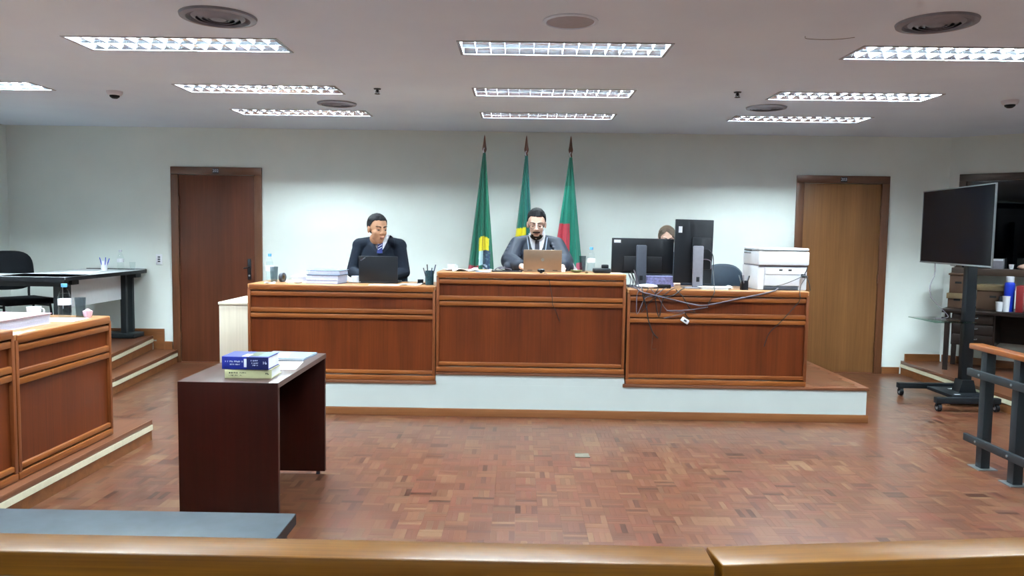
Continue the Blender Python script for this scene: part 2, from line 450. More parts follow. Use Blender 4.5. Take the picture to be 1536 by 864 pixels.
bx('frame_head', 'window_frame', win, WS0, -.015, WZ1 - .075, WS1, .06, WZ1, bevel=.004)
bx('frame_jamb', 'window_frame', win, WS0, -.015, WZ0, WS0 + .065, .06, WZ1 - .075, bevel=.004)
bx('frame_jamb', 'window_frame', win, WS1 - .065, -.015, WZ0, WS1, .06, WZ1 - .075, bevel=.004)
bx('window_sill', 'window_frame', win, WS0 - .01, -.13, WZ0, WS1 + .01, .1, WZ0 + .075, bevel=.005)
bx('glass_pane', 'pane', win, WS0 + .065, .03, WZ0 + .075, WS1 - .065, .036, WZ1 - .075)
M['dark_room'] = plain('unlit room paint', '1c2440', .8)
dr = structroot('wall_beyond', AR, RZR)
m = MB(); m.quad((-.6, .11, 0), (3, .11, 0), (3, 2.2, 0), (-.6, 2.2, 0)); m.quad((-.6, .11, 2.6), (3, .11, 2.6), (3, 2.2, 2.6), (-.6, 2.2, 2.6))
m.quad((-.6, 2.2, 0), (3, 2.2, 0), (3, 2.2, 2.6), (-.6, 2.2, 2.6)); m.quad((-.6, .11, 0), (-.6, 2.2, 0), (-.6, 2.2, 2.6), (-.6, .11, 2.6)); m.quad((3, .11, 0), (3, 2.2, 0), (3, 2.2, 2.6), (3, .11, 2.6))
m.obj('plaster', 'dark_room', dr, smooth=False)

# --- luminaires: positions of the grid, ceiling cut out above each
LL, LWD = 1.24, .32
LIGHTS = []
for cx, kind in ((-2.06, 's'), (.25, 'm'), (2.60, 's')):
    for cy in (4.66, 6.08, 7.25): LIGHTS.append((cx, cy, kind if cy < 7 else ('f' if kind == 's' else 'g'), True))
LIGHTS.append((-4.42, 6.08, 's', True)); LIGHTS.append((4.95, 6.08, 's', False))
for cx in (-2.06, .25, 2.60):
    for cy in (3.15, 2.0, -.6): LIGHTS.append((cx, cy, 'r', False))
LIGHTS.append((-4.42, 4.66, 's', False)); LIGHTS.append((4.95, 3.15, 'r', False)); LIGHTS.append((-4.42, 3.15, 'r', False))  # the first of these is an unseen lamp added to brighten the left wall
holes = [(x - LL / 2, x + LL / 2, y - LWD / 2, y + LWD / 2) for x, y, k, v in LIGHTS]
us = sorted({XL - .1, XR + .1} | {round(h[0], 4) for h in holes} | {round(h[1], 4) for h in holes})
vs = sorted({YF - .1, YB + .1} | {round(h[2], 4) for h in holes} | {round(h[3], 4) for h in holes})
mb = MB(); wall_cells(mb, us, vs, holes, lambda a, b: (a, b, CEIL)); bmesh.ops.remove_doubles(mb.bm, verts=mb.bm.verts[:], dist=1e-5)
struct('ceiling', mb, 'ceiling')

# --- dais
dais = structroot('dais')
DX0, DX1, DC0, DC1, DY = -2.55, 2.83, -.662, .868, 6.10
MB().box(DX0, DY, 0, DX1, YB, .262).box(DC0, DY + .001, .262, DC1, YB, .342).obj('riser_wall', 'white_paint', dais, smooth=False)
MB().box(DX0 - .012, DY - .012, .262, DC0 + .004, YB - .001, .288, bevel=.004).obj('nosing_board', 'deckwood', dais)
MB().box(DC1 - .012, DY - .012, .262, DX1 + .015, YB - .001, .288, bevel=.004).obj('nosing_board', 'deckwood', dais)
MB().box(DC0, DY - .012, .342, DC1, YB - .001, .366, bevel=.004).obj('nosing_board', 'deckwood', dais)
MB().box(DX0 - .012, DY - .016, 0, DX1 + .014, DY, .066, bevel=.004).obj('skirting', 'skirt', dais)
MB().box(DX1, DY, 0, DX1 + .014, YB - .001, .066, bevel=.004).obj('skirting', 'skirt', dais)
parquet(2.36, 2.80, 6.14, 8.38, .290, dais, 0)

# --- side platforms with steps
pl = structroot('platform_left')
def step_edge(parent, x, y0, y1, z, sgn):
    # dark nosing, cream strip and wooden riser along one step edge
    bx('nosing', 'deckwood_y', parent, *sorted_box(x, y0, z - .034, x + sgn * .010, y1, z), bevel=.003)
    bx('edge_strip', 'stripe', parent, *sorted_box(x, y0, z - .072, x + sgn * .013, y1, z - .036))
    bx('riser', 'skirt', parent, *sorted_box(x - sgn * .002, y0, z - .15, x + sgn * .004, y1, z - .074))
def sorted_box(x0, y0, z0, x1, y1, z1): return (min(x0, x1), y0, z0, max(x0, x1), y1, z1)
def step_run(parent, pts, z):
    # nosing, cream strip and riser along a bent step edge; the lower floor lies to the right of the run
    for (xa, ya), (xb, yb) in zip(pts, pts[1:]):
        d = Vector((xb - xa, yb - ya, 0)); mx = Matrix.Translation((xa, ya, 0)) @ Matrix.Rotation(math.atan2(d.y, d.x) - R(90), 4, 'Z'); ln = d.length
        bx('nosing', 'deckwood_y', parent, -.002, 0, z - .034, .010, ln, z, bevel=.003, mx=mx)
        bx('edge_strip', 'stripe', parent, -.002, 0, z - .072, .013, ln, z - .036, mx=mx)
        bx('riser', 'skirt', parent, -.002, 0, z - .15, .004, ln, z - .074, mx=mx)
LOW = [(-3.60, 5.25), (-3.62, 6.72), (-3.805, 8.384)]; UPP = [(-3.80, 5.25), (-3.84, 7.05), (-4.08, 8.384)]
MB().box(XL, 1.5, -.007, -2.575, 5.25, .143).prism([(XL, 5.25)] + LOW + [(XL, 8.384)], -.007, .143).obj('deck', 'deckwood_y', pl, smooth=False)
step_edge(pl, -2.575, 1.5, 5.25, .146, 1); step_run(pl, LOW, .146)
MB().prism([(XL, 5.25)] + UPP + [(XL, 8.384)], .143, .296).obj('deck', 'deckwood_y', pl, smooth=False)
step_run(pl, UPP, .30)
MB().box(-3.60, 5.25, 0, -2.575, 5.256, .14).obj('riser', 'skirt', pl, smooth=False)
pr = structroot('platform_right')
PRX = 4.245
MB().box(PRX + .01, 1.0, -.007, XR, 8.0, .146).prism([(PRX + .01, 8.0), (PRX + .01, 8.395), (AR.x, 8.395), (AR.x + .49, 8.0)], -.007, .146).obj('deck', 'deckwood_y', pr, smooth=False)
step_edge(pr, PRX + .01, 1.0, 8.385, .15, -1)
# --- skirting boards on the walls
struct('baseboard_back', MB().box(-2.83, 8.385, 0, DX0 - .02, 8.4, .075, bevel=.003), 'skirt')
struct('baseboard_back', MB().box(DX1 + .02, 8.385, 0, 3.01, 8.4, .075, bevel=.003), 'skirt')
struct('baseboard_right', MB().box(4.04, 8.385, 0, PRX - .01, 8.4, .075, bevel=.003).box(PRX + .045, 8.38, 0, 4.325, 8.4, .225, bevel=.003).box(4.31, 8.385, .1, 4.675, 8.4, .225, bevel=.003), 'skirt')
struct('baseboard_left', MB().box(-4.07, 8.385, .1, -3.855, 8.4, .235, bevel=.003).box(-4.03, 8.38, .1, -3.945, 8.4, .375, bevel=.003).box(XL, 8.385, .25, -4.02, 8.4, .375, bevel=.003), 'skirt')
wb = structroot('baseboard_slanted', AR, RZR); MB().box(0.02, -.015, .14, LW, 0, .225, bevel=.003).obj('board', 'skirt', wb)

# --- doors
def door(name, x0, x1, num, leaf_mat, hinge_right, handle_side):
    d = structroot(name, (x0, YB, 0)); w = x1 - x0; f = .083; h = 2.172
    bx('frame_jamb', 'frame', d, 0, -.028, 0, f, 0, h - f, bevel=.004)
    bx('frame_jamb', 'frame', d, w - f, -.028, 0, w, 0, h - f, bevel=.004)
    bx('frame_head', 'frame_x', d, 0, -.028, h - f, w, 0, h, bevel=.004)
    bx('door_leaf', leaf_mat, d, f + .004, -.014, .012, w - f - .004, -.002, h - f - .004, bevel=.002)
    bx('threshold', 'deckwood', d, f, -.02, 0, w - f, -.001, .010)
    hx = w - f - .004 if hinge_right else f + .004
    for z in (.3, 1.05, 1.8):
        MB().cyl((hx, -.018, z - .05), (hx, -.018, z + .05), .007, n=10).obj('hinge', 'frame', d)
    s = MB().box(w / 2 - .035, -.032, h - .07, w / 2 + .035, -.027, h - .015).obj('number_plate', 'black', d)
    text_obj('number', num, .045, 'ink', s, Matrix.Translation((w / 2, -.0325, h - .042)) @ UPR)
    if handle_side:
        cx = w - f - .062
        p = MB().box(cx - .020, -.020, .94, cx + .020, -.013, 1.17, bevel=.006).obj('lock_plate', 'black', d)
        MB().cyl((cx, -.02, 1.075), (cx, -.062, 1.075), .010).cap((cx, -.060, 1.075), .010, (cx - .045, -.062, 1.068), .008).obj('lever_handle', 'black', p)
        MB().cyl((cx, -.02, .985), (cx, -.024, .985), .010).obj('keyhole', 'silver', p)
door('door_1', -3.842, -2.838, '202', 'door1', False, True)
door('door_2', 3.020, 4.030, '203', 'door2', True, False)

# ================================================================== CEILING FITTINGS
def make_light(kind, label, group):
    t = thing('ceiling_light', label, 'ceiling light', (0, 0, CEIL), 0, group)
    x0, x1, y0, y1 = -LL / 2, LL / 2, -LWD / 2, LWD / 2
    MB().box(x0 - .012, y0 - .012, -.004, x1 + .012, y0 + .006, .0).box(x0 - .012, y1 - .006, -.004, x1 + .012, y1 + .012, 0).box(x0 - .012, y0 + .006, -.004, x0 + .006, y1 - .006, 0).box(x1 - .006, y0 + .006, -.004, x1 + .012, y1 - .006, 0).obj('frame', 'fixture', t)
    m = MB(); zt = .085
    m.quad((x0, y0, 0), (x1, y0, 0), (x1, y0, zt), (x0, y0, zt)); m.quad((x0, y1, 0), (x1, y1, 0), (x1, y1, zt), (x0, y1, zt))
    m.quad((x0, y0, 0), (x0, y1, 0), (x0, y1, zt), (x0, y0, zt)); m.quad((x1, y0, 0), (x1, y1, 0), (x1, y1, zt), (x1, y0, zt))
    m.quad((x0, y0, zt), (x1, y0, zt), (x1, y1, zt), (x0, y1, zt)); m.obj('housing', 'blade', t, smooth=False)
    # parabolic side reflectors and the wedge between the two rows
    m = MB()
    for sg in (-1, 1):
        pr_ = [(y1 - .004, .002), (y1 - .012, .022), (y1 - .022, .04)]
        for a, b in zip(pr_, pr_[1:]):
            m.quad((x0 + .01, sg * a[0], a[1]), (x1 - .01, sg * a[0], a[1]), (x1 - .01, sg * b[0], b[1]), (x0 + .01, sg * b[0], b[1]))
        pr_ = [(.006, .002), (.011, .018), (.02, .034)]
        for a, b in zip(pr_, pr_[1:]):
            m.quad((x0 + .01, sg * a[0], a[1]), (x1 - .01, sg * a[0], a[1]), (x1 - .01, sg * b[0], b[1]), (x0 + .01, sg * b[0], b[1]))
    m.box(x0 + .01, -.006, .001, x1 - .01, .006, .003)
    m.obj('reflector', 'reflector', t, smooth=False)
    for sg in (-1, 1):
        MB().cyl((x0 + .03, sg * .082, .050), (x1 - .03, sg * .082, .050), .013, n=8).obj('tube', {'s': 'tube_side', 'm': 'tube_mid', 'r': 'tube_rear', 'f': 'tube_far', 'g': 'tube_far_mid'}[kind], t)
    m = MB()
    b = .012
    for sg in (-1, 1):
        # one cross blade per row: thin wedge, deeper towards the sides
        ya, yb = (.007, y1 - .005) if sg > 0 else (y0 + .005, -.007)
        m.prism([(ya, .003), (yb, .003), (yb - .016, .034), (ya + .016, .034)], -.0015, .0015, Matrix(((0, 0, 1, 0), (1, 0, 0, 0), (0, 1, 0, 0), (0, 0, 0, 1))))
    me = m.mesh('louver_blade', 'blade', False)
    for k in range(1, 14):
        link('louver_blade', me, t, (x0 + k * LL / 14, 0, 0))
    return t
names = {0: 'nearest', 1: 'middle', 2: 'farthest'}
side = make_light('s', '', 'recessed fluorescent ceiling lights'); mid = make_light('m', '', 'recessed fluorescent ceiling lights')
first = {'s': side, 'm': mid}
for k_, g_ in (('r', 'ceiling lights out of view'), ('f', 'recessed fluorescent ceiling lights'), ('g', 'recessed fluorescent ceiling lights')): first[k_] = make_light(k_, '', g_); used = set(); n_seen = 0
for x, y, k, vis in LIGHTS:
    o = first[k] if k not in used else copy_tree(first[k]); used.add(k); o.location = (x, y, CEIL)
    if vis and abs(x) < 3:
        row = (4.66, 6.08, 7.25).index(y); col = {-2.06: 'left', .25: 'centre', 2.60: 'right'}[x]
        br = 'dimmer bluish' if k in 'mg' else 'bright white'
        o['label'] = '%s louvered ceiling light, %s of the three in the %s row' % (br, names[row], col)
    elif vis: o['label'] = 'louvered ceiling light cut off by the left edge of the picture'
    else:
        o['label'] = 'louvered ceiling light overhead, out of the picture'; o['group'] = 'ceiling lights out of view'

def diffuser(x, y, label, r=.195):
    t = thing('air_diffuser', label, 'air vent', (x, y, CEIL), 0, 'round ceiling air diffusers')
    MB().lathe([(r, 0), (r - .004, -.012), (r - .035, -.016), (r - .04, -.004), (r - .04, 0)], n=40).obj('rim', 'vent', t)
    MB().lathe([(r - .04, -.001), (.001, -.0015)], n=40).obj('throat', 'vent_dark', t)
    for k, q in enumerate((.135, .105, .075)):
        MB().lathe([(q, -.006), (q - .022, -.020), (q - .024, -.018), (q - .003, -.004), (q, -.006)], n=36).obj('cone_ring', 'vent', t)
    MB().lathe([(.05, -.006), (.04, -.018), (.0005, -.02)], n=30).obj('centre_plate', 'vent', t)
    return t
diffuser(-1.591, 4.05, 'round grey air diffuser at the upper left, in front of the near left light')
diffuser(2.121, 4.00, 'round grey air diffuser at the upper right, in front of the near right light')
diffuser(-1.605, 6.70, 'small far round diffuser between the left rows of lights', .17)
diffuser(2.098, 6.62, 'small far round diffuser between the right rows of lights', .17)
t = thing('ceiling_speaker', 'round flush ceiling speaker with a plain grey grille at top centre', 'speaker', (.25, 4.06, CEIL))
MB().lathe([(.145, 0), (.145, -.006), (.128, -.010), (.124, -.004)], n=40).obj('rim', 'ceiling', t)
MB().lathe([(.124, -.004), (.06, -.006), (.001, -.0065)], n=40).obj('grille', 'speaker_grille', t)
def dome(x, y, label):
    t = thing('dome_camera', label, 'camera', (x, y, CEIL), 0, 'ceiling dome cameras')
    MB().lathe([(.062, 0), (.060, -.018), (.052, -.030), (.04, -.034)], n=24).obj('housing', 'off_white', t)
    MB().lathe([(.040, -.03), (.036, -.046), (.02, -.058), (.0005, -.061)], n=24).obj('dome', 'black', t)
dome(-3.316, 6.26, 'small white dome camera on the ceiling at the left')
dome(3.879, 6.16, 'small white dome camera on the ceiling at the right edge')
def sprinkler(x, y, label):
    t = thing('sprinkler_head', label, 'sprinkler', (x, y, CEIL), 0, 'sprinkler heads')
    MB().lathe([(.03, 0), (.026, -.006), (.01, -.008), (.009, -.03), (.0005, -.031)], n=14).obj('body', 'black', t)
    MB().lathe([(.0005, -.038), (.022, -.039), (.022, -.042), (.0005, -.043)], n=14).obj('deflector', 'black', t)
    m = MB()
    for sg in (-1, 1): m.tube([(sg * .009, 0, -.014), (sg * .014, 0, -.026), (sg * .006, 0, -.04)], .0022, 5, 3)
    m.obj('yoke', 'black', t)
sprinkler(-1.122, 6.0, 'dark sprinkler head beside the left middle light')
sprinkler(1.661, 5.95, 'dark sprinkler head left of the right middle light')
tag(MB().tube([(1.562, 4.30, CEIL), (1.562, 4.28, CEIL - .018), (1.64, 4.28, CEIL - .022), (1.74, 4.285, CEIL - .018), (1.83, 4.29, CEIL - .006)], .0014, 5).obj('hanging_wire', 'cable', None), 'thin loose wire hanging from the ceiling near the right diffuser', 'wire')
# ================================================================== BENCHES
def bench(label, loc, w, h, rz=0, depth=.56, end_l=True, end_r=True, foot=.045):
    """front faces local -y, length along x, base at z = 0"""
    t = thing('courtroom_bench', label, 'bench', loc, rz)
    bv = .006
    z = h
    bx('countertop', 'top', t, 0, -.012, z - .030, w, depth, z, bevel=.004)
    bx('top_moulding', 'trim', t, .012, -.020, z - .047, w - .012, .02, z - .004, bevel=bv)
    bx('moulding', 'trim', t, .022, -.016, z - .094, w - .022, .02, z - .058, bevel=bv)
    bx('upper_panel', 'panel', t, .018, .004, z - .238, w - .018, .022, z - .05)
    bx('moulding', 'trim', t, .022, -.016, z - .226, w - .022, .02, z - .190, bevel=bv)
    bx('moulding', 'trim', t, .022, -.016, z - .270, w - .022, .02, z - .235, bevel=bv)
    bx('lower_panel', 'panel', t, .018, .004, foot, w - .018, .022, z - .24)
    bx('bottom_moulding', 'trim', t, .022, -.014, foot + .006, w - .022, .02, foot + .036, bevel=bv)
    bx('base_moulding', 'trim', t, 0, -.018, 0, w, .022, foot - .004, bevel=bv)
    bx('post', 'trim_v', t, 0, -.018, foot - .004, .024, .03, z - .031, bevel=.004)
    bx('post', 'trim_v', t, w - .024, -.018, foot - .004, w, .03, z - .031, bevel=.004)
    if end_l: bx('end_panel', 'panel', t, 0, .03, 0, .02, depth - .02, z - .031)
    if end_r: bx('end_panel', 'panel', t, w - .02, .03, 0, w, depth - .02, z - .031)
    return t
BY = 6.105
bench('wooden courtroom bench left of the centre, under the black laptop', (-2.185, BY, .289), 1.519, .768)
bench('taller wooden centre bench under the bronze laptop and flags', (-.660, BY - .006, .367), 1.523, .808)
bench('wooden courtroom bench with dark cables hanging down its front', (.876, BY, .289), 1.456, .770)
bench('long wooden side bench on the left platform with papers and water bottle on top', (-2.65 - .0, 3.93, .146), .935, .776, R(90), depth=.62)
bench('wooden side bench section at the left edge, nearest the camera', (-2.65, 2.70, .146), 1.222, .805, R(90), depth=.62)
LZ, CZ, RZ = .289 + .768, .367 + .808, .289 + .770
SZ = .146 + .776; SZ2 = .146 + .805

# pale cabinet
t = thing('side_cabinet', 'pale cream cabinet standing at the left end of the bench', 'cabinet', (-2.35, 6.62, .288))
bx('body', 'cream_cabinet', t, -.15, -.32, 0, .15, .30, .575, bevel=.003)
bx('cabinet_top', 'cream_cabinet', t, -.155, -.33, .575, .155, .305, .598, bevel=.004)
# dark table
t = thing('side_table', 'dark red-brown table with solid ends standing on the parquet, books on top', 'table', (-1.415, 4.12, 0))
TX, TY0, TY1 = .246, -.46, .465
bx('tabletop', 'table_top', t, -TX, TY0 - .001, .717, TX, TY1, .745, bevel=.001)
bx('edge_band', 'table_edge', t, TX, TY0 + .002, .718, TX + .002, TY1 - .002, .744)
bx('end_panel', 'table', t, -TX, TY0 - .002, .0, TX, TY0 + .026, .7435, bevel=.001)
bx('end_panel', 'table', t, -TX + .001, TY1 - .03, .02, TX - .001, TY1 - .001, .716, bevel=.001)
bx('back_panel', 'table', t, -TX + .02, TY0 + .03, .25, -TX + .04, TY1 - .03, .716)
for y in (TY0 + .015, TY1 - .015):
    for x in (-.2, .2): MB().cyl((x, y, 0), (x, y, .022), .012, n=10).obj('foot', 'grey_plastic', t)
# charcoal desk in the foreground
t = thing('foreground_desk', 'charcoal topped desk at the lower left behind the wooden railing', 'desk', (-1.5, 1.74, 0))
bx('desktop', 'charcoal_top', t, -.9, -.28, .705, .902, .275, .72, bevel=.001)
bx('edge_band', 'black', t, .9, -.28, .690, .904, .275, .719); bx('under_frame', 'black', t, -.89, -.27, .690, .90, .27, .705)
bx('end_panel', 'table', t, .86, -.26, 0, .885, .255, .690)
bx('end_panel', 'table', t, -.885, -.26, 0, -.86, .255, .690)
bx('modesty_panel', 'table', t, -.86, .2, .2, .86, .22, .690)
# wooden railing in the foreground, two lengths
def railing(label, loc, ln, rz, posts):
    t = thing('barrier_railing', label, 'railing', loc, rz)
    bx('cap_rail', 'rail_wood', t, 0, 0, .852, ln, .082, .900, bevel=.0032, seg=3)
    for x in posts:
        bx('post', 'black_metal', t, x - .02, .02, 0, x + .02, .06, .852, bevel=.003)
    bx('cross_bar', 'black_metal', t, posts[0], .028, .62, posts[-1], .052, .66)
    bx('cross_bar', 'black_metal', t, posts[0], .028, .2, posts[-1], .052, .24)
    return t
railing('polished wooden railing across the foreground, left of the dark joint', (-1.7, 1.339, 0), 2.060, R(-.3), (.08, .7, 1.35, 1.95))
railing('polished wooden railing length at the lower right, right of the dark joint', (.374, 1.330, 0), 1.3, R(6.6), (.1, .65, 1.2))
# side railing at the right
t = thing('side_railing', 'black metal railing with an orange-brown wooden cap at the right edge', 'railing', (3.06, 4.92, 0))
bx('cap_rail', 'rail_wood2', t, -.05, -2.4, .770, .04, .14, .806, bevel=.007, seg=3)
for y in (0, -.325, -.65, -.975, -1.3, -1.95):
    p = bx('post', 'black_metal', t, -.03, y - .03, .004, .03, y + .03, .770, bevel=.003)
    bx('foot_plate', 'silver', p, -.062, y - .062, 0, .062, y + .062, .006)
for z in (.175, .615):
    m = MB().box(-.055, -2.3, z - .025, -.030, .14, z + .025, bevel=.003); p = m.obj('cross_bar', 'black_metal', t)
    for y in (0, -.325, -.65): MB().cyl((-.056, y, z), (-.061, y, z), .008, n=8).obj('bolt', 'silver', p)

# ================================================================== FLAGS
def flag(label, x, zt, left, right, colour, zb=.72, seed=0, tip=2.53):
    base = .367
    t = thing('flag_on_pole', label, 'flag', (x, 8.12, base))
    MB().cyl((0, 0, .03), (0, 0, 2.33 - base), .012, n=12).obj('pole', 'flagpole', t)
    MB().lathe([(.13, 0), (.13, .015), (.04, .03), (.03, .06)], n=24).obj('stand', 'flagpole', t)
    zz = tip - base
    MB().lathe([(.013, zz - .235), (.017, zz - .215), (.012, zz - .19), (.022, zz - .165), (.024, zz - .15), (.017, zz - .11), (.011, zz - .06), (.006, zz - .02), (.0005, zz)], n=16).obj('finial', 'flagpole', t)
    NU, NV = 72, 150; V, F, C = [], [], []
    rng = random.Random(seed); ph = [rng.uniform(0, 6.28) for _ in range(4)]
    for j in range(NV + 1):
        v = j / NV; z = zt + (zb - zt) * v
        xl, xr = left(z), right(z)
        for i in range(NU + 1):
            u = i / NU
            sag = (.5 - abs(u - .5)) * 2
            fold = math.sin(u * 15.5 + ph[0] + .7 * v) * .6 + math.sin(u * 31 + ph[1]) * .25
            amp = (.012 + .040 * v) * min(1, sag * 4 + .2)
            xx = xl + (xr - xl) * (u + .018 * math.sin(u * 15.5 + ph[2]))
            V.append((xx, -.022 - amp * (1 + fold) - .02 * sag * v, z - base + .012 * math.sin(u * 9 + ph[3]) * v))
            C.append(colour(xx, z, u))
    for j in range(NV):
        for i in range(NU):
            a = j * (NU + 1) + i; F.append((a, a + 1, a + NU + 2, a + NU + 1))
    me = bpy.data.meshes.new('flag_cloth'); me.from_pydata(V, [], F)
    at = me.color_attributes.new('print', 'FLOAT_COLOR', 'POINT'); fl = []
    for c in C: fl += list(lin(c)) + [1]
    at.data.foreach_set('color', fl); me.materials.append(M['flag']); me.shade_smooth()
    o = link('cloth', me, t)
    s = o.modifiers.new('thickness', 'SOLIDIFY'); s.thickness = .003
    # rope loop and hem at the top
    MB().tube([(-.004, -.03, zt - base - .01), (-.010, -.03, zt - base + .03), (0, -.016, zt - base + .055)], .006, 6).obj('tie_cord', 'shirt', t)
    return t
def lerp(a, b, t): return a + (b - a) * max(0, min(1, t))
G1, G2, G3 = '0f5f4b', '0d6154', '0f5f4d'
def c1(x, z, u):
    if z < 1.155 - .35 * max(0, -.02 - x) * .3 and x < -.042: return 'a83242'
    if -.042 <= x < .062 and 1.31 < z < 1.46 - abs(x + .005) * .35: return 'e6d733' if not -.012 < x < -.002 else 'b59a1e'
    if -.042 <= x < -.004 and 1.16 < z <= 1.33: return 'bcdde6'
    if -.004 <= x and z <= 1.33 - max(0, x - .03) * .5 and z > 1.02:
        if x > .075: return G1
        if z < 1.16 and x < .05 - (1.16 - z) * .1: return 'c9d6e2' if (z * 40 + x * 30) % 2 < 1 else '2b3d58'
        return '2b3d58' if noise.noise(Vector((x * 40, z * 40, 0))) < .12 else '4f6d7a'
    return G1 if u < .8 else '0b6b50'
def c2(x, z, u):
    if x < .008 and 1.36 < z < 1.566 + x * .30 - .002 and z < 1.57: return 'f0de1e'
    return G2 if x < .01 else '0a5f5c'
def c3(x, z, u):
    if x < .0:
        if z < 1.61 - .10 * (x + .12): return 'b43a48'
        return '147a66' if z < 2.0 else G3
    if z < 1.265 - 1.55 * x and z < 1.265: return 'dcd6de' if x > .006 else 'b43a48'
    if x > .075 and z < 1.20: return 'b2455c'
    return '0e6f5c'
flag('green flag with a yellow and blue emblem, leftmost of the three flags', -.382, 2.335,
     lambda z: lerp(-.012, -.150, (2.335 - z) / 1.23), lambda z: lerp(.012, .108, (2.335 - z) / 1.2), c1, seed=1)
flag('green flag with a yellow patch, standing directly behind the judge', .062, 2.31,
     lambda z: lerp(-.010, -.118, (2.31 - z) / 1.0), lambda z: lerp(.014, .085, (2.31 - z) / 1.0), c2, seed=2)
flag('green and red flag with a white corner, rightmost of the three flags', .530, 2.30,
     lambda z: lerp(-.012, -.165, (2.30 - z) / 1.1), lambda z: lerp(.014, .152, (2.30 - z) / 1.2), c3, seed=3)

# ================================================================== PEOPLE
def rounded_pad(mb, hw, hh, th, mx, pw=3.2):
    # upholstered pad with a superellipse outline, domed on both faces, in the x-z plane
    n = 40; rings = []
    for y, k in ((-th, .0), (-th * .92, .55), (-th * .6, .90), (0, 1.0), (th * .6, .90), (th * .92, .55), (th, .0)):
        ring = []
        for i in range(n):
            a = 2 * math.pi * i / n; c, s_ = math.cos(a), math.sin(a)
            q = (abs(c) ** pw + abs(s_) ** pw) ** (-1 / pw)
            ring.append((c * q * hw * max(k, .02), y, s_ * q * hh * max(k, .02)))
        rings.append([mb.bm.verts.new(mx @ Vector(p)) for p in ring])
    for a, b in zip(rings, rings[1:]):
        for i in range(n): mb.bm.faces.new((a[i], a[(i + 1) % n], b[(i + 1) % n], b[i]))
    mb.bm.faces.new(rings[0]); mb.bm.faces.new(rings[-1][::-1]); return mb
def chair(label, loc, rz, group=None):
    t = thing('office_chair', label, 'chair', loc, rz, group)
    # faces local -y; seat top at .46
    bx('seat', 'black_soft', t, -.23, -.24, .40, .23, .22, .47, bevel=.03, seg=3)
    b = MB().box(-.20, -.02, .56, .20, .035, .88, bevel=.025, seg=3, mx=Matrix.Translation((0, .22, 0)) @ Matrix.Rotation(R(6), 4, 'X') @ Matrix.Translation((0, 0, 0)))
    b.obj('backrest', 'leather', t)
    MB().tube([(0, .10, .41), (0, .24, .43), (0, .235, .62)], .018, 8).obj('back_stem', 'black', t)
    MB().cyl((0, 0, .10), (0, 0, .41), .025, n=12).obj('gas_column', 'black', t)
    for k in range(5):
        a = 2 * math.pi * k / 5 + .3; q = Vector((math.cos(a), math.sin(a), 0))
        l = MB().cap((0, 0, .10), .022, q * .28 + Vector((0, 0, .07)), .014).obj('leg', 'black', t)
        MB().cyl(q * .28 + Vector((-.012, 0, .03)), q * .28 + Vector((.012, 0, .03)), .029, n=12).obj('caster', 'black', l)
    return t

